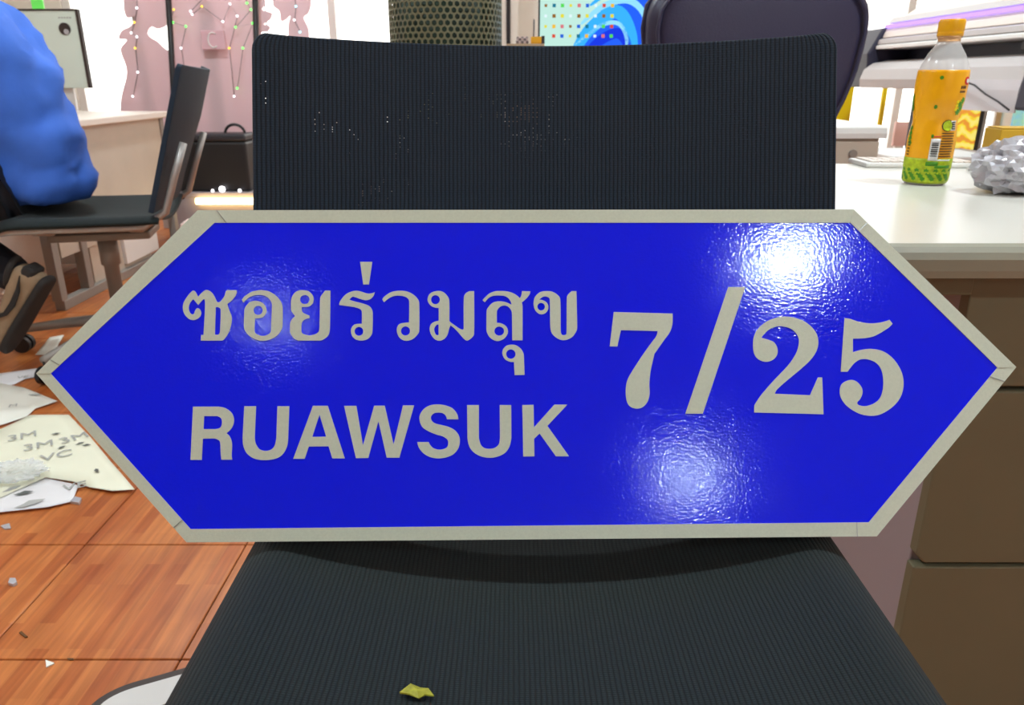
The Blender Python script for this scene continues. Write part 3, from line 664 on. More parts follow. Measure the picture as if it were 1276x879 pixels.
# ------------------------------------------------------------------ wide format printer along the right side
PX = 1.86; PY0, PY1 = 2.80, 4.12
prn = empty('wide_format_printer', (PX+.25, 3.6, 0), 'long white wide-format printer with violet light strip and grey platen', 'printer')
def pl(pts): return [(x-PX-.25, PY0-3.6, z-.025) for x, z in pts]
LEN = (0, PY1-PY0, 0)
prism_obj('top_cover', M['offw'], prn, pl([(PX+.02, 1.185), (PX+.10, 1.245), (PX+.5, 1.26), (PX+.5, 1.185)]), (0, PY1-PY0-.12, 0), bevel=.006)
prism_obj('cover_lip', M['pgrey'], prn, pl([(PX-.012, 1.158), (PX+.02, 1.187), (PX+.3, 1.187), (PX+.3, 1.158)]), LEN, bevel=.003)
prism_obj('light_strip', M['purple'], prn, pl([(PX-.016, 1.1395), (PX-.016, 1.153), (PX+.2, 1.157), (PX+.2, 1.1395)]), LEN)
prism_obj('front_cover', M['offw'], prn, pl([(PX-.02, 1.092), (PX-.005, 1.139), (PX+.45, 1.139), (PX+.45, 1.092)]), LEN, bevel=.004)
prism_obj('cover_ledge', M['pgrey'], prn, pl([(PX-.04, 1.062), (PX-.035, 1.085), (PX-.01, 1.0915), (PX+.45, 1.0915), (PX+.45, 1.062)]), LEN, bevel=.003)
prism_obj('lower_cover', M['white'], prn, pl([(PX-.045, 1.040), (PX-.045, 1.056), (PX-.03, 1.0615), (PX+.45, 1.0615), (PX+.45, 1.040)]), LEN, bevel=.003)
prism_obj('carriage_bay', M['navy'], prn, pl([(PX+.12, .99), (PX+.12, 1.039), (PX+.45, 1.039), (PX+.45, .99)]), LEN)
prism_obj('ink_carriage', M['blackp'], prn, pl([(PX+.0, 1.0), (PX+.0, 1.036), (PX+.11, 1.036), (PX+.11, 1.0)]), (0, .22, 0), bevel=.004)
prism_obj('platen', M['pgrey'], prn, pl([(PX-.10, .86), (PX-.105, .90), (PX-.09, .945), (PX-.05, .975), (PX+.02, .988), (PX+.45, .989), (PX+.45, .86)]), LEN, bevel=.004)
prism_obj('media_apron', mat('media_sheet', (205, 198, 200), .6, vary=.02), prn, pl([(PX-.112, .79), (PX-.112, .865), (PX-.1065, .90), (PX-.102, .90), (PX-.107, .865), (PX-.107, .79)]), (0, .55, 0))
for yy in (PY1-.26, PY0+.02):
    box('leg', M['navy'], prn, .1-.25, .22-.25, yy-3.6, yy+.10-3.6, .06, .834, .006)
    box('foot', M['navy'], prn, -.2, .45, yy-3.6, yy+.10-3.6, .0, .06, .006)
prism_obj('end_housing', M['navy'], prn, [(x-PX-.25, PY1-3.6+.001, z-.025) for x, z in ((PX-.06, .86), (PX-.08, 1.02), (PX-.02, 1.14), (PX+.45, 1.14), (PX+.45, .86))], (0, .22, 0), bevel=.01)
prism_obj('control_housing', M['pgrey'], prn, [(x-PX-.25, PY0-3.6-.30, z-.025) for x, z in ((PX-.10, 1.02), (PX-.06, 1.16), (PX+.45, 1.18), (PX+.45, 1.02))], (0, .299, 0), bevel=.01)
prism_obj('control_base', M['navy'], prn, [(x-PX-.25, PY0-3.6-.30, z-.025) for x, z in ((PX-.12, .80), (PX-.10, 1.018), (PX+.45, 1.018), (PX+.45, .80))], (0, .299, 0), bevel=.01)
tube_obj('cable', M['blackp'], prn, [(PX-.125-PX-.25, y-3.6, z) for y, z in ((3.45, .868), (3.3, .872), (3.15, .872), (3.05, .855), (2.97, .825), (2.88, .80), (2.81, .775))], .0035, 8)

# ------------------------------------------------------------------ panels and pictures beyond the printer
def rect_at(name, m, px0, py0, px1, py1, Y, label, cat, th=.02, group=None, frame=None):
    a, b = P(px0, py1, Y), P(px1, py0, Y)
    e = empty(name, ((a.x+b.x)/2, Y, 0), label, cat, group=group); hw = (b.x-a.x)/2
    box('board', m, e, -hw, hw, 0, th, a.z, b.z, .002)
    return e, hw, a.z, b.z
def stand(e, hw, z0, m=None):
    box('support', m or M['white'], e, -hw*.6, hw*.6, .004, .016, 0, z0-.0005, 0)
e, hw, z0, z1 = rect_at('yellow_placard', M['yellow'], 1030, 100, 1066, 172, 4.55, 'bright yellow panel left of the dark printer leg', 'panel'); stand(e, hw, z0)
e, hw, z0, z1 = rect_at('yellow_placard', M['yellow'], 1092, 102, 1108, 170, 4.60, 'narrow yellow panel right of the dark printer leg', 'panel'); stand(e, hw, z0)
e, hw, z0, z1 = rect_at('pink_panel', mat('pale_pink_board', (240, 200, 196), .5), 1112, 152, 1135, 182, 4.70, 'small pale pink board beyond the white cabinet top', 'panel'); stand(e, hw, z0)
def swirl_mat():
    m, nt, b = new_mat('yellow_swirl_print'); tc = nt.nodes.new('ShaderNodeTexCoord'); w = nt.nodes.new('ShaderNodeTexWave'); w.wave_type = 'RINGS'
    w.inputs['Scale'].default_value = 5; w.inputs['Distortion'].default_value = 9; w.inputs['Detail'].default_value = 3; w.inputs['Detail Scale'].default_value = 2
    nt.links.new(tc.outputs['Object'], w.inputs['Vector']); r = nt.nodes.new('ShaderNodeValToRGB')
    r.color_ramp.elements[0].color = (*lin((236, 160, 60)), 1); r.color_ramp.elements[1].color = (*lin((255, 232, 50)), 1); r.color_ramp.elements[0].position = .1; r.color_ramp.elements[1].position = .55
    e2 = r.color_ramp.elements.new(.9); e2.color = (*lin((255, 245, 130)), 1)
    nt.links.new(w.outputs['Fac'], r.inputs['Fac']); nt.links.new(r.outputs['Color'], b.inputs['Base Color']); nt.links.new(r.outputs['Color'], b.inputs['Emission Color']); b.inputs['Emission Strength'].default_value = .38; return m  # emission added to brighten the print in the shade under the printer
e, hw, z0, z1 = rect_at('framed_picture', M['pgrey'], 1150, 116, 1236, 196, 4.3, 'yellow swirl picture with added glow in a pale frame under the printer', 'picture', .03)
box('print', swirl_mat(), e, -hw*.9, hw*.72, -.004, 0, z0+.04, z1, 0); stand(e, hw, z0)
box('frame_edge', M['darkp'], e, hw*.74, hw*.86, -.006, 0, z0+.02, z1, 0)
e, hw, z0, z1 = rect_at('white_mullion_board', M['offw'], 1237, 112, 1258, 198, 4.2, 'pale upright board between the two pictures under the printer', 'board', .05); stand(e, hw, z0)
def stripes_mat():
    m, nt, b = new_mat('blue_pink_print'); tc = nt.nodes.new('ShaderNodeTexCoord'); n = nt.nodes.new('ShaderNodeTexNoise'); n.inputs['Scale'].default_value = 9
    nt.links.new(tc.outputs['Object'], n.inputs['Vector']); r = nt.nodes.new('ShaderNodeValToRGB'); r.color_ramp.elements[0].color = (*lin((120, 190, 225)), 1); r.color_ramp.elements[1].color = (*lin((160, 215, 170)), 1)
    r.color_ramp.elements[0].position = .4; r.color_ramp.elements[1].position = .6
    nt.links.new(n.outputs['Fac'], r.inputs['Fac']); nt.links.new(r.outputs['Color'], b.inputs['Base Color']); nt.links.new(r.outputs['Color'], b.inputs['Emission Color']); b.inputs['Emission Strength'].default_value = .4; return m  # this print also gets an added glow to look brighter
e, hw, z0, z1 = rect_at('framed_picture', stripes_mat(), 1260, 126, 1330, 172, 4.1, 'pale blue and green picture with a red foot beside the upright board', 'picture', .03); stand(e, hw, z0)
box('red_foot', M['red'], e, -hw, hw, -.004, 0, z0, z0+.04, 0)

# ------------------------------------------------------------------ back table with monitor and perforated bin
tb = empty('back_table', (.04, 2.65, 0), 'white table behind the black chair carrying the monitor', 'table')
box('table_top', M['white'], tb, -.68, .68, -.6, .65, .69, .72, .006)
for x in (-.64, .64):
    for y in (-.55, .6): box('leg', M['pgrey'], tb, x-.02, x+.02, y-.02, y+.02, 0, .69, .003)
cyl_c = P(555, 20, 2.36); R = (P(626.5, 20, 2.36).x-P(484, 20, 2.36).x)/2*.985
bn = empty('perforated_bin', (cyl_c.x, 2.36, .72), 'tall olive metal cylinder with rows of hexagonal holes on white table', 'bin')
nc = 56; dx = 2*math.pi/nc; pitch = 2*math.pi*R/nc; rowh = pitch*.866; rows = int(.47/rowh)
verts, faces = [], []
def cyl(u, z, r=R): return (r*math.cos(u), r*math.sin(u), z)
for j in range(rows):
    for i in range(nc):
        u0 = (i+.5*(j % 2))*dx; zc_ = .02+j*rowh; base = len(verts)
        for k in range(6):
            t = math.pi/6+k*math.pi/3; verts.append(cyl(u0+pitch*.5774*math.cos(t)/R, zc_+pitch*.5774*math.sin(t)))
        for k in range(6):
            t = math.pi/6+k*math.pi/3; verts.append(cyl(u0+pitch*.41*math.cos(t)/R, zc_+pitch*.41*math.sin(t)))
        for k in range(6): faces.append((base+k, base+(k+1) % 6, base+6+(k+1) % 6, base+6+k))
me = bpy.data.meshes.new('perforated_wall'); me.from_pydata(verts, [], faces)
o = link_mesh('perforated_wall', me, M['olive'], bn); o['kind'] = 'stuff'
s = o.modifiers.new('s', 'SOLIDIFY'); s.thickness = .003
lathe_obj('inner_liner', M['olivein'], bn, [(R*.92, .0), (R*.92, .46)], 40)
lathe_obj('rim', M['olive'], bn, [(R+.004, .462), (R+.004, .485), (R-.012, .485), (R-.012, .462)], 48)
lathe_obj('base_ring', M['olive'], bn, [(R+.003, 0), (R+.003, .016), (R-.012, .016), (R-.012, 0)], 48)
# monitor
MY = 2.95; a, b = P(672, 100, MY), P(672, 0, MY); mw, mh = .56, .335
mo = empty('monitor', (a.x+mw/2, MY, .72), 'computer monitor with app icons and blue ribbon wallpaper on white table', 'monitor')
ms0 = .12
box('screen_case', M['blackp'], mo, -mw/2-.006, mw/2+.006, .0, .03, ms0-.01, ms0+mh+.008, .004)
sm_ = glow_mat('desktop_background', (196, 238, 226), .58)
scr = box('screen', sm_, mo, -mw/2, mw/2, -.002, -.0002, ms0, ms0+mh, 0)
def ribbon(pts, w, m, yy):
    bm = bmesh.new(); prev = None
    sm2 = [Vector(p) for p in pts]; full = []
    for i in range(len(sm2)-1):
        p0, p1, p2, p3 = sm2[max(i-1, 0)], sm2[i], sm2[i+1], sm2[min(i+2, len(sm2)-1)]
        for s in range(8):
            t = s/8; full.append(.5*((2*p1)+(p2-p0)*t+(2*p0-5*p1+4*p2-p3)*t*t+(3*p1-p0-3*p2+p3)*t**3))
    for i, p in enumerate(full[:-1]):
        tdir = (full[i+1]-p).normalized(); n_ = Vector((-tdir.y, tdir.x))*w*math.sin(math.pi*(i+1)/len(full))**.5/2
        A, B = bm.verts.new((p.x+n_.x, yy, p.y+n_.y)), bm.verts.new((p.x-n_.x, yy, p.y-n_.y))
        if prev: bm.faces.new((prev[0], A, B, prev[1]))
        prev = (A, B)
    o = build('wallpaper_ribbon', bm, m, mo); s = o.modifiers.new('s', 'SOLIDIFY'); s.thickness = .0003; return o
B1 = glow_mat('screen_blue', (40, 100, 250), .6); B2 = glow_mat('screen_sky', (60, 180, 255), .6); B3 = glow_mat('screen_pale', (150, 225, 255), .6); B0 = glow_mat('screen_deep', (30, 60, 230), .6)
ox = -mw/2
bmm = [(ox+.12, ms0+.04), (ox+.14, ms0+.16), (ox+.20, ms0+.25), (ox+.30, ms0+.315), (ox+.5, ms0+.32), (ox+.53, ms0+.2), (ox+.5, ms0+.04)]
lp = spline_pts([(x, z) for x, z in bmm]); prism_obj('wallpaper_shape', B1, mo, [(p.x, -.0025, p.y) for p in lp], (0, .0004, 0))
for pts, w, m_ in (([(.18, .02), (.24, .13), (.34, .2), (.40, .13), (.42, .02)], .045, B2), ([(.20, .0), (.27, .09), (.35, .13), (.39, .08), (.37, .0)], .035, B0), ([(.22, .16), (.30, .22), (.39, .235), (.45, .17), (.45, .03)], .022, B3),
                   ([(.20, .09), (.29, .155), (.355, .16), (.385, .1), (.36, .02)], .014, B3), ([(.25, .22), (.34, .275), (.44, .27), (.50, .19)], .018, B2), ([(.33, .0), (.42, .06), (.48, .15), (.52, .25)], .02, B2)):
    ribbon([(ox+x-.075, ms0+z+.06) for x, z in pts], w, m_, -.0032)
ic = [glow_mat('icon_'+n_, c, .58) for n_, c in (('brown', (150, 100, 40)), ('green', (90, 220, 90)), ('rose', (220, 120, 130)), ('white', (230, 250, 255)), ('amber', (240, 190, 60)), ('teal', (30, 120, 150)), ('yellow', (230, 220, 60)), ('blue', (40, 100, 220)), ('red', (220, 80, 60)))]
iz = [P(680, y, MY).z-.72 for y in (7, 20, 33, 45)]
for j in range(4):
    for i in range(9):
        if j == 3 and i == 0: continue
        zz_ = iz[j]; xx = ox+.020+i*.0292; r_ = .0058 if (i*7+j*3) % 3 else .0045
        bm = bmesh.new(); bx(bm, xx-r_, xx+r_, -.0042, -.0036, zz_-r_, zz_+r_); build('screen_icon', bm, ic[(i*5+j*3+i*j) % 9], mo)
box('stand_neck', M['blackp'], mo, -.03, .03, .03, .05, .02, ms0+.12, .004); box('stand_base', M['blackp'], mo, -.11, .11, -.06, .1, 0, .015, .006)
# carton with yellow box and antenna
q = P(669, 55, 2.86)
ct = empty('tall_carton', (q.x-.03, 2.86, .72), 'brown carton on the white table beside the monitor', 'box')
hc = q.z-.72
box('carton_body', mat('brown_card', (180, 150, 120), .7), ct, -.075, .055, -.04, .05, 0, hc, .002); box('tape', M['offw'], ct, -.0752, .0552, -.01, .012, hc, hc+.0006, 0)
yb = empty('yellow_box', (q.x, 2.86, 0), 'small yellow box with a thin stick on top of the brown carton', 'box')
zt = .72+hc+.0007
box('box_body', mat('amber_plastic', (236, 170, 30), .5), yb, -.021, .015, -.02, .02, zt, P(669, 46, 2.86).z, .002)
box('box_side', M['darkp'], yb, .0152, .026, -.018, .018, zt, P(669, 45, 2.86).z, .001)
st_ = P(665, 46, 2.86); st2 = P(665.5, 24, 2.86)
tube_obj('stick', M['darkp'], yb, [(st_.x-q.x, 0, st_.z), (st2.x-q.x, 0, st2.z)], .0022, 8)
ch = empty('checked_cloth', (q.x-.055, 2.85, 0), 'small folded checked cloth beside the yellow box', 'cloth')
def check_mat():
    m, nt, b = new_mat('checked_cloth'); tc = nt.nodes.new('ShaderNodeTexCoord'); c = nt.nodes.new('ShaderNodeTexChecker'); c.inputs['Scale'].default_value = 120
    c.inputs['Color1'].default_value = (*lin((214, 190, 186)), 1); c.inputs['Color2'].default_value = (*lin((120, 104, 104)), 1); nt.links.new(tc.outputs['Object'], c.inputs['Vector']); nt.links.new(c.outputs[0], b.inputs['Base Color']); return m
ck = check_mat()
box('fold', ck, ch, -.018, .026, -.02, .02, zt, zt+.011, .003); box('fold', ck, ch, -.016, .024, -.02, .018, zt+.0115, zt+.022, .003)

# ------------------------------------------------------------------ pink cut-out panels with fairy lights, before the left window
def pink_panel(pts, Y, label, th=.015):
    q = spline_pts([(p[0], p[1]) if len(p) < 3 else p for p in pts], 4); w = [P(p.x, p.y, Y) for p in q]
    x0 = sum(v.x for v in w)/len(w); zmin = min(v.z for v in w)
    e = empty('cut_out_panel', (x0, Y, 0), label, 'panel')
    prism_obj('sheet', M['pink'], e, [(v.x-x0, 0, v.z) for v in w], (0, th, 0))
    return e, x0
PYY = 4.75
e1, x1 = pink_panel([(152, -60, C), (154, 8), (158, 22), (168, 20), (163, 32), (152, 38), (148, 48), (158, 50), (150, 62), (158, 90), (150, 130), (154, 240, C), (213, 240, C), (211, 64, C), (204, 60), (196, 52), (186, 46), (183, 40), (188, 33), (196, 36), (206, 32, C), (207, 20, C), (205, -60, C)], PYY, 'pink frosted panel with scalloped cut edge left of the black post')
e2, x2 = pink_panel([(209, -60, C), (216, 240, C), (322, 240, C), (316, -60, C)], PYY+.02, 'broad pink frosted panel between two black posts')
e3, x3 = pink_panel([(325, 40, C), (334, 38), (335, 32), (328, 30), (336, 24), (338, 16), (326, 12), (330, 4), (322, -40, C), (318, -40, C), (321, 120, C), (326, 120, C)], PYY, 'narrow pink strip with leafy edge right of the black post')
e4, x4 = pink_panel([(338, -40, C), (340, 6), (348, 14), (350, 26), (356, 24), (362, 19), (359, 32), (360, 60, C), (385, 60, C), (384, 36), (378, 22), (384, 16), (387, 4), (386, -40, C)], PYY, 'pink flower shaped cut-out hanging before the bright window')
for (e, hw) in ((e1, .12), (e2, .2), (e3, .01), (e4, .05)): box('support', M['pgrey'], e, -hw*.2, hw*.2, .016, .03, 0, 1.3, 0)
def post(px0, py0, px1, py1, Y, label):
    a, b = P(px0, py0, Y), P(px1, py1, Y)
    o = tube_obj('black_post', M['post'], None, [(a.x, Y, a.z), (b.x, Y, 0.0)], .017, 8); tag(o, label, 'post')
post(207, -50, 219, 240, 4.70, 'slim black post between two pink frosted panels')
post(316.5, -50, 321, 240, 4.70, 'slim black post at the leafy pink strip')
def string(label, pts, cols, Y):
    w = [P(x, y, Y) for x, y in pts]; e = empty('string_light', (w[0].x, Y, w[0].z), label, 'fairy lights')
    tube_obj('wire', M['darkp'], e, [tuple(v-w[0]) for v in w], .0016, 6)
    for i, v in enumerate(w):
        c = M[cols[i % len(cols)]]; bm = bmesh.new(); bmesh.ops.create_icosphere(bm, subdivisions=2, radius=.0058); bmesh.ops.translate(bm, verts=bm.verts[:], vec=v-w[0]+Vector((0, -.006, 0)))
        build('bulb', bm, c, e, smooth=True)
string('string of white fairy lights on the scalloped pink panel', [(170, -10), (171, 10), (168, 28), (164, 41), (171, 46), (169, 60), (172, 90), (166, 120)], ['bulbw', 'bulbw', 'bulby'], 4.735)
string('green fairy lights hung beside the first black post', [(217, 12), (213, 24), (216, 28), (232, 33), (226, 60), (234, 110)], ['bulby', 'bulbg', 'bulbg', 'bulbg', 'bulbw'], 4.735)
string('pale fairy lights across the broad pink panel', [(256, -5), (238, 14), (240, 18), (252, 8), (278, 27), (287, 5), (296, 20), (286, 60), (292, 120)], ['bulbw', 'bulbw', 'bulbw', 'bulby'], 4.75)
string('green fairy lights beside the leafy pink strip', [(305, -8), (308, 4), (313, 12), (294, 34), (315, 29), (303, 60), (296, 110)], ['bulbg'], 4.735)
string('cyan fairy lights on the pink flower cut-out', [(366, -10), (369, 8), (367, 25), (374, 40)], ['bulbc', 'bulbc', 'bulbw'], 4.735)
e = empty('letter_plate', (P(263, 45, 4.7).x, 4.73, 0), 'pale pink plate with a raised round letter on the pink panel', 'plate')
a, b = P(250, 62, 4.73), P(276, 38, 4.73); hx = (b.x-a.x)/2
box('plate', mat('rose_plate', (226, 182, 190), .5), e, -hx, hx, -.006, .012, a.z, b.z, .003)
cxz = (a.z+b.z)/2
tube_obj('raised_letter', M['white'], e, [(.028*math.cos(t), -.008, cxz+.04*math.sin(t)) for t in [math.radians(50+i*26) for i in range(11)]], .004, 8)

# white display board with round black emblem, at the far left
e, hw, z0, z1 = rect_at('display_board', mat('pale_green_board', (228, 240, 228), .4), 20, 12.5, 96, 110, 4.6, 'white display board with a round dark picture behind the person', 'board', .02)
box('edging', M['trimd'], e, hw-.012, hw+.004, -.004, .022, z0, z1+.004, 0); box('edging', M['trimd'], e, -hw, hw, -.004, .022, z1-.004, z1+.006, 0)
dc = P(81, 36, 4.6); bm = bmesh.new()
bmesh.ops.create_cone(bm, cap_ends=True, segments=32, radius1=.032, radius2=.032, depth=.004, matrix=Matrix.Translation((dc.x-e.location.x, -.003, dc.z)) @ Matrix.Rotation(math.pi/2, 4, 'X')); build('round_picture', bm, M['trimd'], e)
bm = bmesh.new(); bmesh.ops.create_cone(bm, cap_ends=True, segments=20, radius1=.014, radius2=.014, depth=.004, matrix=Matrix.Translation((dc.x-e.location.x+.008, -.0055, dc.z-.015)) @ Matrix.Rotation(math.pi/2, 4, 'X')); build('round_highlight', bm, M['foil'], e)
for k in range(5):
    t0 = P(73+3.4*k, 22, 4.6); box('print_mark', M['ink'], e, t0.x-e.location.x, t0.x-e.location.x+.008, -.003, -.0005, t0.z-.003, t0.z+.003, 0)
box('support', M['white'], e, -.1, .1, .021, .04, 0, z0+.1, 0)
e, hw, z0, z1 = rect_at('green_strip', mat('bright_green', (120, 250, 110), .5), 40, -30, 47, 11, 4.75, 'narrow bright green strip above the white display board', 'strip', .01); stand(e, hw, z0)

# low light bench with black tool case
q = P(276, 252, 4.25)
lb = empty('light_bench', (q.x-.02, 4.30, 0), 'low bench with a glowing warm tube along its front edge', 'bench')
box('bench_top', M['mauve'], lb, -.32, .30, 0, .30, q.z+.02, q.z+.045, .003)
tube_obj('warm_tube', M['warmtube'], lb, [(-.13, -.018, q.z+.0), (.25, -.018, q.z+.0)], .017, 12)
box('bench_front', M['mauve'], lb, -.31, .29, .004, .02, 0, q.z+.02, .002)
for x in (-.30, .28): box('bench_side', M['mauve'], lb, x-.01, x+.01, .02, .29, 0, q.z+.019, .002)
zt = q.z+.0455
tc_ = empty('tool_case', (q.x-.06, 4.42, zt), 'black tool case with arched handle standing on the low light bench', 'case')
box('case_body', M['blackp'], tc_, -.2, .2, -.09, .09, 0, .27, .015); box('case_lid', M['darkp'], tc_, -.202, .202, -.092, .092, .2705, .31, .012)
tube_obj('handle', M['blackp'], tc_, [(.12+.055*math.cos(math.radians(t)), 0, .305+.05*math.sin(math.radians(t))) for t in range(0, 181, 18)], .008, 8)
for k, (px, py, r) in enumerate(((276, 243, .017), (264, 244, .008), (298, 245, .009))):
    v = P(px, py, 4.29); o = lathe_obj('light_globe', M['bulbw'], None, [(.0001, 0), (r*.8, r*.3), (r, r), (r*.75, r*1.7), (.0001, r*2)], 16); o.location = (v.x, 4.31, zt); tag(o, ['large round white globe lamp on the light bench', 'small white globe lamp at the left bench end', 'small white globe lamp at the right bench end'][k], 'lamp')
# bundle on the floor before the bench
q = F(232, 296, .0)
o = crumple('white_bundle', (-1.635, 3.98, .112), .09, .07, .05, mat('pinkish_cloth', (236, 214, 206), .8), 9.2, .2); tag(o, 'pale rolled bundle lying on a black bag before the bench', 'bundle')
o = crumple('black_bag', (-1.635, 3.98, 0), .105, .10, .062, M['blackp'], 5.5, .12); tag(o, 'low black bag on the tiled floor before the bench', 'bag')

# ------------------------------------------------------------------ desk at the left
ld = empty('left_desk', (-1.8, 3.0, 0), 'warm grey desk with side panel and steel posts behind the star-base chair', 'desk')
box('table_top', M['offw'], ld, -.8, .03, -.05, 1.15, .69, .72, .005)
box('side_panel', M['greyp'], ld, -.02, .0, .02, 1.12, .20, .69, .002)
box('lower_panel', M['greyp'], ld, -.035, -.012, .25, .80, .04, .55, .002)
box('drawer_box', M['white'], ld, -.5, .005, .52, .86, .06, .30, .003)
tube_obj('drawer_handle', M['white'], ld, [(.02, .56, .285), (.02, .83, .285)], .008, 8)
box('foot_rail', M['alu_dull'], ld, -.03, .01, -.04, 1.13, .0, .04, .003)
for y in (-.03, .18): box('post', M['alu_dull'], ld, -.03, .01, y-.022, y+.022, .04, .69, .003)
box('post', M['alu_dull'], ld, -.03, .008, 1.08, 1.12, .04, .69, .003)
box('front_panel', M['offw'], ld, -.78, -.035, .02, .04, .05, .685, .002)
for x in (-.76,): box('post', M['alu_dull'], ld, x-.02, x+.02, .0, .04, .0, .69, .003)
# ------------------------------------------------------------------ seated person in blue
pe = empty('person', (-1.45, 2.5, 0), 'seated person in a blue shirt, dark trousers and tan sneakers', 'person')
V = lambda x, y, z: (x+1.45, y-2.5, z)
bv = [V(-1.50, 2.5, .585), V(-1.52, 2.5, .72), V(-1.57, 2.5, .88), V(-1.60, 2.5, 1.03), V(-1.67, 2.5, 1.11), V(-1.76, 2.5, 1.17), V(-1.79, 2.5, 1.235), V(-1.80, 2.5, 1.31),
      V(-1.60, 2.42, .565), V(-1.88, 2.38, .56), V(-1.66, 2.31, .40), V(-1.47, 2.28, .285), V(-1.60, 2.58, .565), V(-1.90, 2.62, .56), V(-1.93, 2.64, .30), V(-1.95, 2.65, .12),
      V(-1.66, 2.34, 1.04), V(-1.74, 2.27, .82), V(-1.96, 2.33, .78), V(-2.04, 2.35, .79), V(-1.66, 2.66, 1.04), V(-1.76, 2.73, .82), V(-1.98, 2.68, .78), V(-2.06, 2.66, .79)]
be = [(0, 1), (1, 2), (2, 3), (3, 4), (4, 5), (5, 6), (6, 7), (0, 8), (8, 9), (9, 10), (10, 11), (0, 12), (12, 13), (13, 14), (14, 15), (3, 16), (16, 17), (17, 18), (18, 19), (3, 20), (20, 21), (21, 22), (22, 23)]
br_ = [.10, .11, .12, .11, .06, .05, .075, .07, .075, .06, .05, .036, .075, .06, .048, .036, .055, .043, .033, .03, .055, .043, .033, .03]
body = skinned('body', M['skin'], pe, bv, be, br_)
# trousers follow pelvis and legs
tv = [bv[i] for i in (0, 8, 9, 10, 11, 12, 13, 14, 15)]; tv[0] = V(-1.54, 2.5, .60); tv[1] = V(-1.60, 2.42, .565); tv[5] = V(-1.60, 2.58, .565)
skinned('trousers', M['trouser'], pe, tv, [(0, 1), (1, 2), (2, 3), (3, 4), (0, 5), (5, 6), (6, 7), (7, 8)], [.125, .105, .085, .068, .056, .105, .085, .068, .056])
# shirt: torso, short sleeves and a tail spread over the seat
sv = [V(-1.50, 2.5, .46), V(-1.51, 2.5, .68), V(-1.555, 2.5, .86), V(-1.59, 2.5, 1.02), V(-1.64, 2.5, 1.10), V(-1.66, 2.34, 1.03), V(-1.72, 2.285, .88), V(-1.66, 2.66, 1.03), V(-1.73, 2.715, .88)]
sh_ = skinned('shirt', M['shirt'], pe, sv, [(0, 1), (1, 2), (2, 3), (3, 4), (3, 5), (5, 6), (3, 7), (7, 8)], [(.20, .17), (.175, .155), .155, .14, .075, .085, .075, .085, .075], sub=3)
for v in sh_.data.vertices:      # folds of the cloth
    p = v.co; q = Vector((p.x*6+p.z*9, p.y*5, p.z*5-p.x*6)); d = v.normal
    v.co = p+d*(.030*noise.noise(q)+.020*noise.noise(q*2.4)+.010*(1-2*abs(noise.noise(q*3.1+Vector((3, 1, 2)))))); 
    w = bpy.data.objects['person'].location
    v.co.z = max(v.co.z, .512)
# head details
hd = Vector(V(-1.80, 2.5, 1.29))
def ell(name, m, c, r, par, sub=3):
    bm = bmesh.new(); bmesh.ops.create_icosphere(bm, subdivisions=sub, radius=1)
    for v in bm.verts: v.co = Vector((v.co.x*r[0], v.co.y*r[1], v.co.z*r[2]))+c
    return build(name, bm, m, par, smooth=True)
ell('hair', M['hair'], hd+Vector((.022, 0, .035)), (.098, .086, .10), pe)
ell('nose', M['skin'], hd+Vector((-.085, 0, -.01)), (.016, .012, .022), pe, 2)
for s in (-1, 1):
    ell('eye', M['white'], hd+Vector((-.068, s*.03, .015)), (.010, .013, .009), pe, 2); ell('ear', M['skin'], hd+Vector((.005, s*.078, -.005)), (.020, .010, .032), pe, 2)
ell('mouth', mat('lips', (170, 100, 90), .5), hd+Vector((-.074, 0, -.05)), (.010, .024, .007), pe, 2)
for s, hb in ((1, Vector(V(-2.05, 2.35, .79))), (-1, Vector(V(-2.07, 2.66, .79)))):     # hands resting on the desk side
    vs = [tuple(hb), tuple(hb+Vector((-.05, 0, .0)))]; es = [(0, 1)]; rs = [.026, (.03, .016)]
    for f in range(4):
        y = -.03+.02*f; L = (.062, .072, .068, .052)[f]; k = len(vs)
        vs += [tuple(hb+Vector((-.085, y, .004))), tuple(hb+Vector((-.085-L*.55, y*1.1, -.004))), tuple(hb+Vector((-.085-L, y*1.15, -.022)))]; es += [(1, k), (k, k+1), (k+1, k+2)]; rs += [.0095, .0088, .0078]
    k = len(vs); vs += [tuple(hb+Vector((-.03, -s*.038, 0))), tuple(hb+Vector((-.065, -s*.055, -.008)))]; es += [(0, k), (k, k+1)]; rs += [.0105, .009]
    skinned('hand', M['skin'], pe, vs, es, rs)
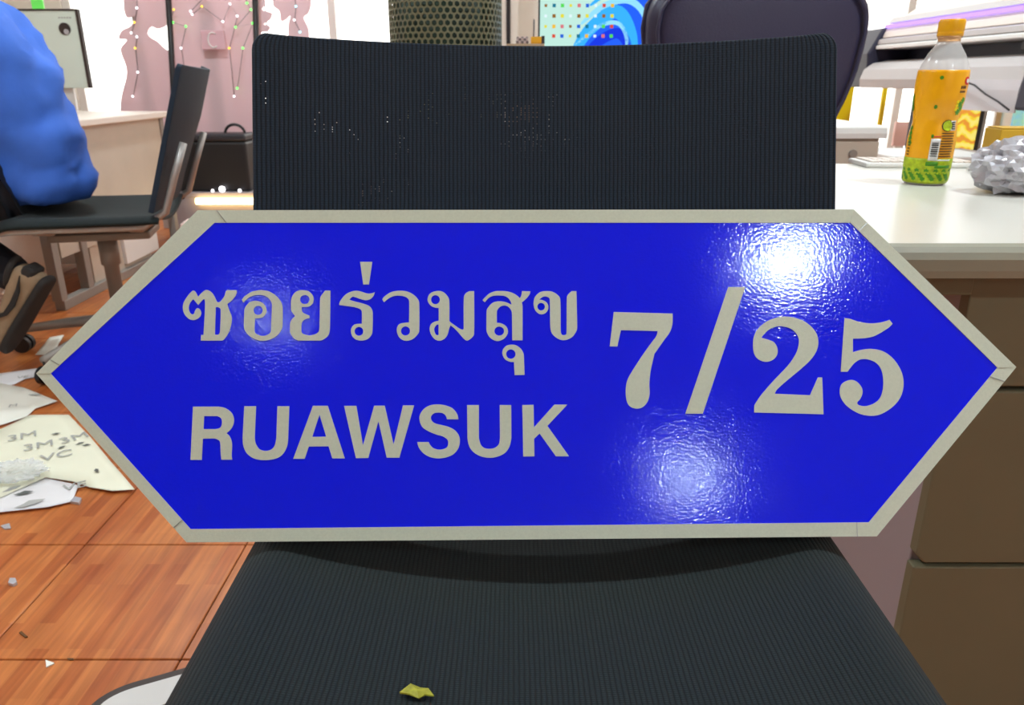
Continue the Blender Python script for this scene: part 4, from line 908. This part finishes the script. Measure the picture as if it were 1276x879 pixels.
def shoe(loc_, rot):
    r = bpy.data.objects.new('sneaker', None); COL.objects.link(r); r.parent = pe; r.location = loc_; r.rotation_euler = rot
    # local: heel at x=0, toe at x=-.29, sole bottom z=0
    sec = [(0.006, .030, .075), (-.02, .038, .095), (-.06, .040, .092), (-.10, .042, .080), (-.15, .046, .068), (-.20, .050, .055), (-.25, .046, .046), (-.28, .032, .038), (-.292, .012, .03)]
    def loft(name, m, z0f, z1f, grow):
        bm = bmesh.new(); rings = []
        for x, w, h in sec:
            z0, z1 = z0f(x, h), z1f(x, h); w2 = w+grow
            rings.append([bm.verts.new((x-(grow if x < -.28 else -grow if x > 0 else 0), w2*math.copysign(abs(math.cos(t))**.7, math.cos(t)), (z0+z1)/2+(z1-z0)/2*math.copysign(abs(math.sin(t))**.6, math.sin(t)))) for t in [2*math.pi*k/16 for k in range(16)]])
        for A, B in zip(rings, rings[1:]):
            for k in range(16): bm.faces.new((A[k], A[(k+1) % 16], B[(k+1) % 16], B[k]))
        bm.faces.new(rings[0]); bm.faces.new(rings[-1])
        o = build(name, bm, m, r, smooth=True); s = o.modifiers.new('s', 'SUBSURF'); s.levels = 1; s.render_levels = 1; return o
    loft('sole', M['sole'], lambda x, h: .0, lambda x, h: .030, .004)
    loft('upper', M['shoe'], lambda x, h: .018, lambda x, h: h+.018, 0)
    for s in (-1, 1):
        bm = bmesh.new(); pts = [(-.015, .072), (-.06, .050), (-.11, .040), (-.15, .046), (-.175, .064), (-.158, .066), (-.145, .058), (-.11, .056), (-.06, .062)]
        vs = [bm.verts.new((x, s*(.047+.004*(x < -.1)), z)) for x, z in pts]; bm.faces.new(vs); o = build('swoosh', bm, M['sole'], r); m_ = o.modifiers.new('s', 'SOLIDIFY'); m_.thickness = .006; m_.offset = 0
    bm = bmesh.new(); bx(bm, -.035, .012, -.034, .034, .045, .085); o = build('heel_counter', bm, M['sole'], r, bevel=.01)
    tube_obj('collar', M['sole'], r, [(-.045+.045*math.cos(t), .032*math.sin(t), .108+.012*math.cos(t)) for t in [2*math.pi*k/16 for k in range(16)]], .010, 8, closed=True)
    for k in range(4): tube_obj('lace', M['offw'], r, [(-.11-.02*k, -.025, .095-.009*k), (-.11-.02*k, 0, .104-.009*k), (-.11-.02*k, .025, .095-.009*k)], .003, 6)
    return r
hl = P(66, 352, 2.27)
shoe((hl.x+1.45, 2.27-2.5, hl.z), (0, math.radians(-52), 0))
shoe((-1.90+1.45, 2.65-2.5, .0), (0, 0, 0))

# ------------------------------------------------------------------ papers and scraps on the floor
def sheet(name, m, pts, z, label, cat='paper', marks=(), curl=.004, seed=0):
    w = [F(x, y, z) for x, y in pts]; c = sum(w, Vector())/len(w)
    cu = [Vector((v.x-c.x, v.y-c.y)) for v in w]
    e = empty(name, (c.x, c.y, 0), label, cat)
    bm = bmesh.new(); f = bm.faces.new([bm.verts.new((p.x, p.y, 0)) for p in cu]); bmesh.ops.triangulate(bm, faces=[f])
    bmesh.ops.subdivide_edges(bm, edges=bm.edges[:], cuts=3, use_grid_fill=True)
    for v in bm.verts: v.co.z = z+curl*(.5+.5*noise.noise(Vector((v.co.x*9+seed, v.co.y*9, seed))))
    o = build('sheet', bm, m, e, smooth=True); s = o.modifiers.new('s', 'SOLIDIFY'); s.thickness = .0004
    for (px, py, size, rz, txt, mm) in marks:
        q = F(px, py, z)
        if txt:
            t = bpy.data.curves.new('print_mark', 'FONT'); t.body = txt; t.size = size; t.extrude = .0001; to = bpy.data.objects.new('print_mark', t); COL.objects.link(to)
            dg = bpy.context.evaluated_depsgraph_get(); me = bpy.data.meshes.new_from_object(to.evaluated_get(dg)); bpy.data.objects.remove(to); me.materials.clear()
            po = link_mesh('print_mark', me, M[mm], e)
        else:
            bm = bmesh.new(); ring = [bm.verts.new((size*(1-.5*(k % 2))*math.cos(k*math.pi/4), size*.5*(1-.4*(k % 3 == 0))*math.sin(k*math.pi/4), .0002)) for k in range(8)]; bm.faces.new(ring); po = build('ink_smudge', bm, M[mm], e)
        po.location = (q.x-c.x, q.y-c.y, z+curl+.0012); po.rotation_euler = (0, 0, rz)
    return e
sheet('paper_strip', M['paper3'], [(-60, 474), (0, 466), (22, 463), (46, 460), (56, 468), (30, 474), (18, 480), (-60, 492)], .001, 'narrow white backing strip at the left tip of the sign', marks=[(20, 474, .03, .3, 'VE', 'ink')])
sheet('paper_sheet', M['paper'], [(-90, 470), (0, 478), (30, 484), (52, 493), (72, 501), (44, 510), (34, 520), (0, 531), (-90, 560)], .003, 'torn white backing sheet between the strip and the cream sheet', marks=[(10, 510, .03, .4, 'M', 'ink'), (44, 494, .02, 0, '', 'ink')], seed=2)
sheet('paper_sheet', M['paper2'], [(-140, 560), (0, 536), (38, 518), (86, 518), (112, 545), (168, 611), (140, 613), (112, 608), (92, 601), (57, 596), (0, 622), (-140, 650)], .006, 'large cream backing sheet lying under the left edge of the sign',
      marks=[(8, 553, .055, .55, '3M', 'ink'), (28, 565, .055, .55, '3M', 'ink'), (50, 578, .055, .55, 'VC', 'ink'), (76, 556, .055, .75, '3M', 'ink'), (70, 543, .012, .3, '', 'inkd'), (77, 560, .012, 1, '', 'inkd'), (108, 557, .012, .2, '', 'inkd'), (100, 555, .012, .8, '', 'inkd'), (121, 589, .012, 2.2, '', 'inkd')], seed=4)
sheet('paper_sheet', M['paper3'], [(-120, 655), (0, 640), (60, 633), (90, 626), (98, 606), (57, 597), (20, 606), (-120, 600)], .004, 'white backing sheet tucked under the front of the cream sheet', marks=[(78, 615, .045, .5, 'VE', 'ink'), (38, 630, .03, .7, '', 'ink'), (30, 617, .02, .4, '', 'inkd'), (15, 612, .02, .9, '', 'ink')], seed=7)
sheet('paper_card', M['paper'], [(44, 443), (62, 421), (80, 418), (66, 443)], .001, 'small white card by the silver chair base', 'card')
q = F(22, 594, .012)
o = crumple('clear_wrapper', (q.x, q.y, .011), .075, .055, .02, M['clear'], 1.7, .5); tag(o, 'crumpled clear plastic wrapper on the backing sheets', 'wrapper')
def scrap(pts, m, h, label, cat='scrap', group=None):
    w = [F(x, y, 0) for x, y in pts]; c = sum(w, Vector())/len(w)
    o = prism_obj(cat+'_bit' if cat == 'scrap' else cat, m, None, [(v.x-c.x, v.y-c.y, 0) for v in w], (0, 0, h)); o.location = (c.x, c.y, .0005); tag(o, label, cat, group); o.name = 'paper_scrap'
scrap([(88, 628), (94, 622), (102, 624), (99, 630)], M['foil'], .006, 'white scrap at the corner of the front backing sheet')
scrap([(1, 657), (12, 654), (14, 660), (6, 661)], M['foil'], .003, 'thin white scrap on the tile before the papers')
scrap([(11, 730), (13, 724), (20, 724), (22, 729), (17, 732)], M['foil'], .006, 'greyish crumb-like scrap lying on a tile joint')
scrap([(57, 824), (68, 828), (58, 833)], M['paper'], .002, 'white triangular scrap on the wood-look tile')
scrap([(24, 790), (27, 788), (35, 795), (32, 796)], M['brown'], .002, 'dark brown sliver lying in the middle of a tile')
scrap([(84, 822), (92, 822), (92, 824), (86, 824)], M['brown'], .002, 'tiny dark sliver beside the tile joint')

# pale rounded board with dark edging beside the front chair
hz = .075
def bo(px, py): return F(px, py, hz)
a, b = bo(118, 868), bo(210, 842); dirv = (Vector((b.x, b.y))-Vector((a.x, a.y))).normalized()
nrm = Vector((dirv.y, -dirv.x)); tip = Vector((bo(104, 893).x, bo(104, 893).y))
e = empty('rounded_board', (tip.x, tip.y, 0), 'pale grey round-ended board with dark edging on the floor beside the mesh chair', 'board', rz=math.atan2(dirv.y, dirv.x))
def cap_outline(hw, L, ins=0):
    pts = [(L-ins, -hw+ins), (L-ins, hw-ins)]
    pts += [(hw*1.5-(hw*1.5-ins)*math.sin(math.radians(t)), (hw-ins)*math.cos(math.radians(t))) for t in range(0, 181, 12)]
    return pts
prism_obj('edging', M['trimd'], e, [(x, y, .045) for x, y in cap_outline(.042, .36)], (0, 0, .03), bevel=.003)
prism_obj('board_face', M['pale'], e, [(x, y, .0755) for x, y in cap_outline(.042, .36, .017)], (0, 0, .002))
box('board_foot', M['blackp'], e, .04, .32, -.022, .022, 0, .0448, .004)
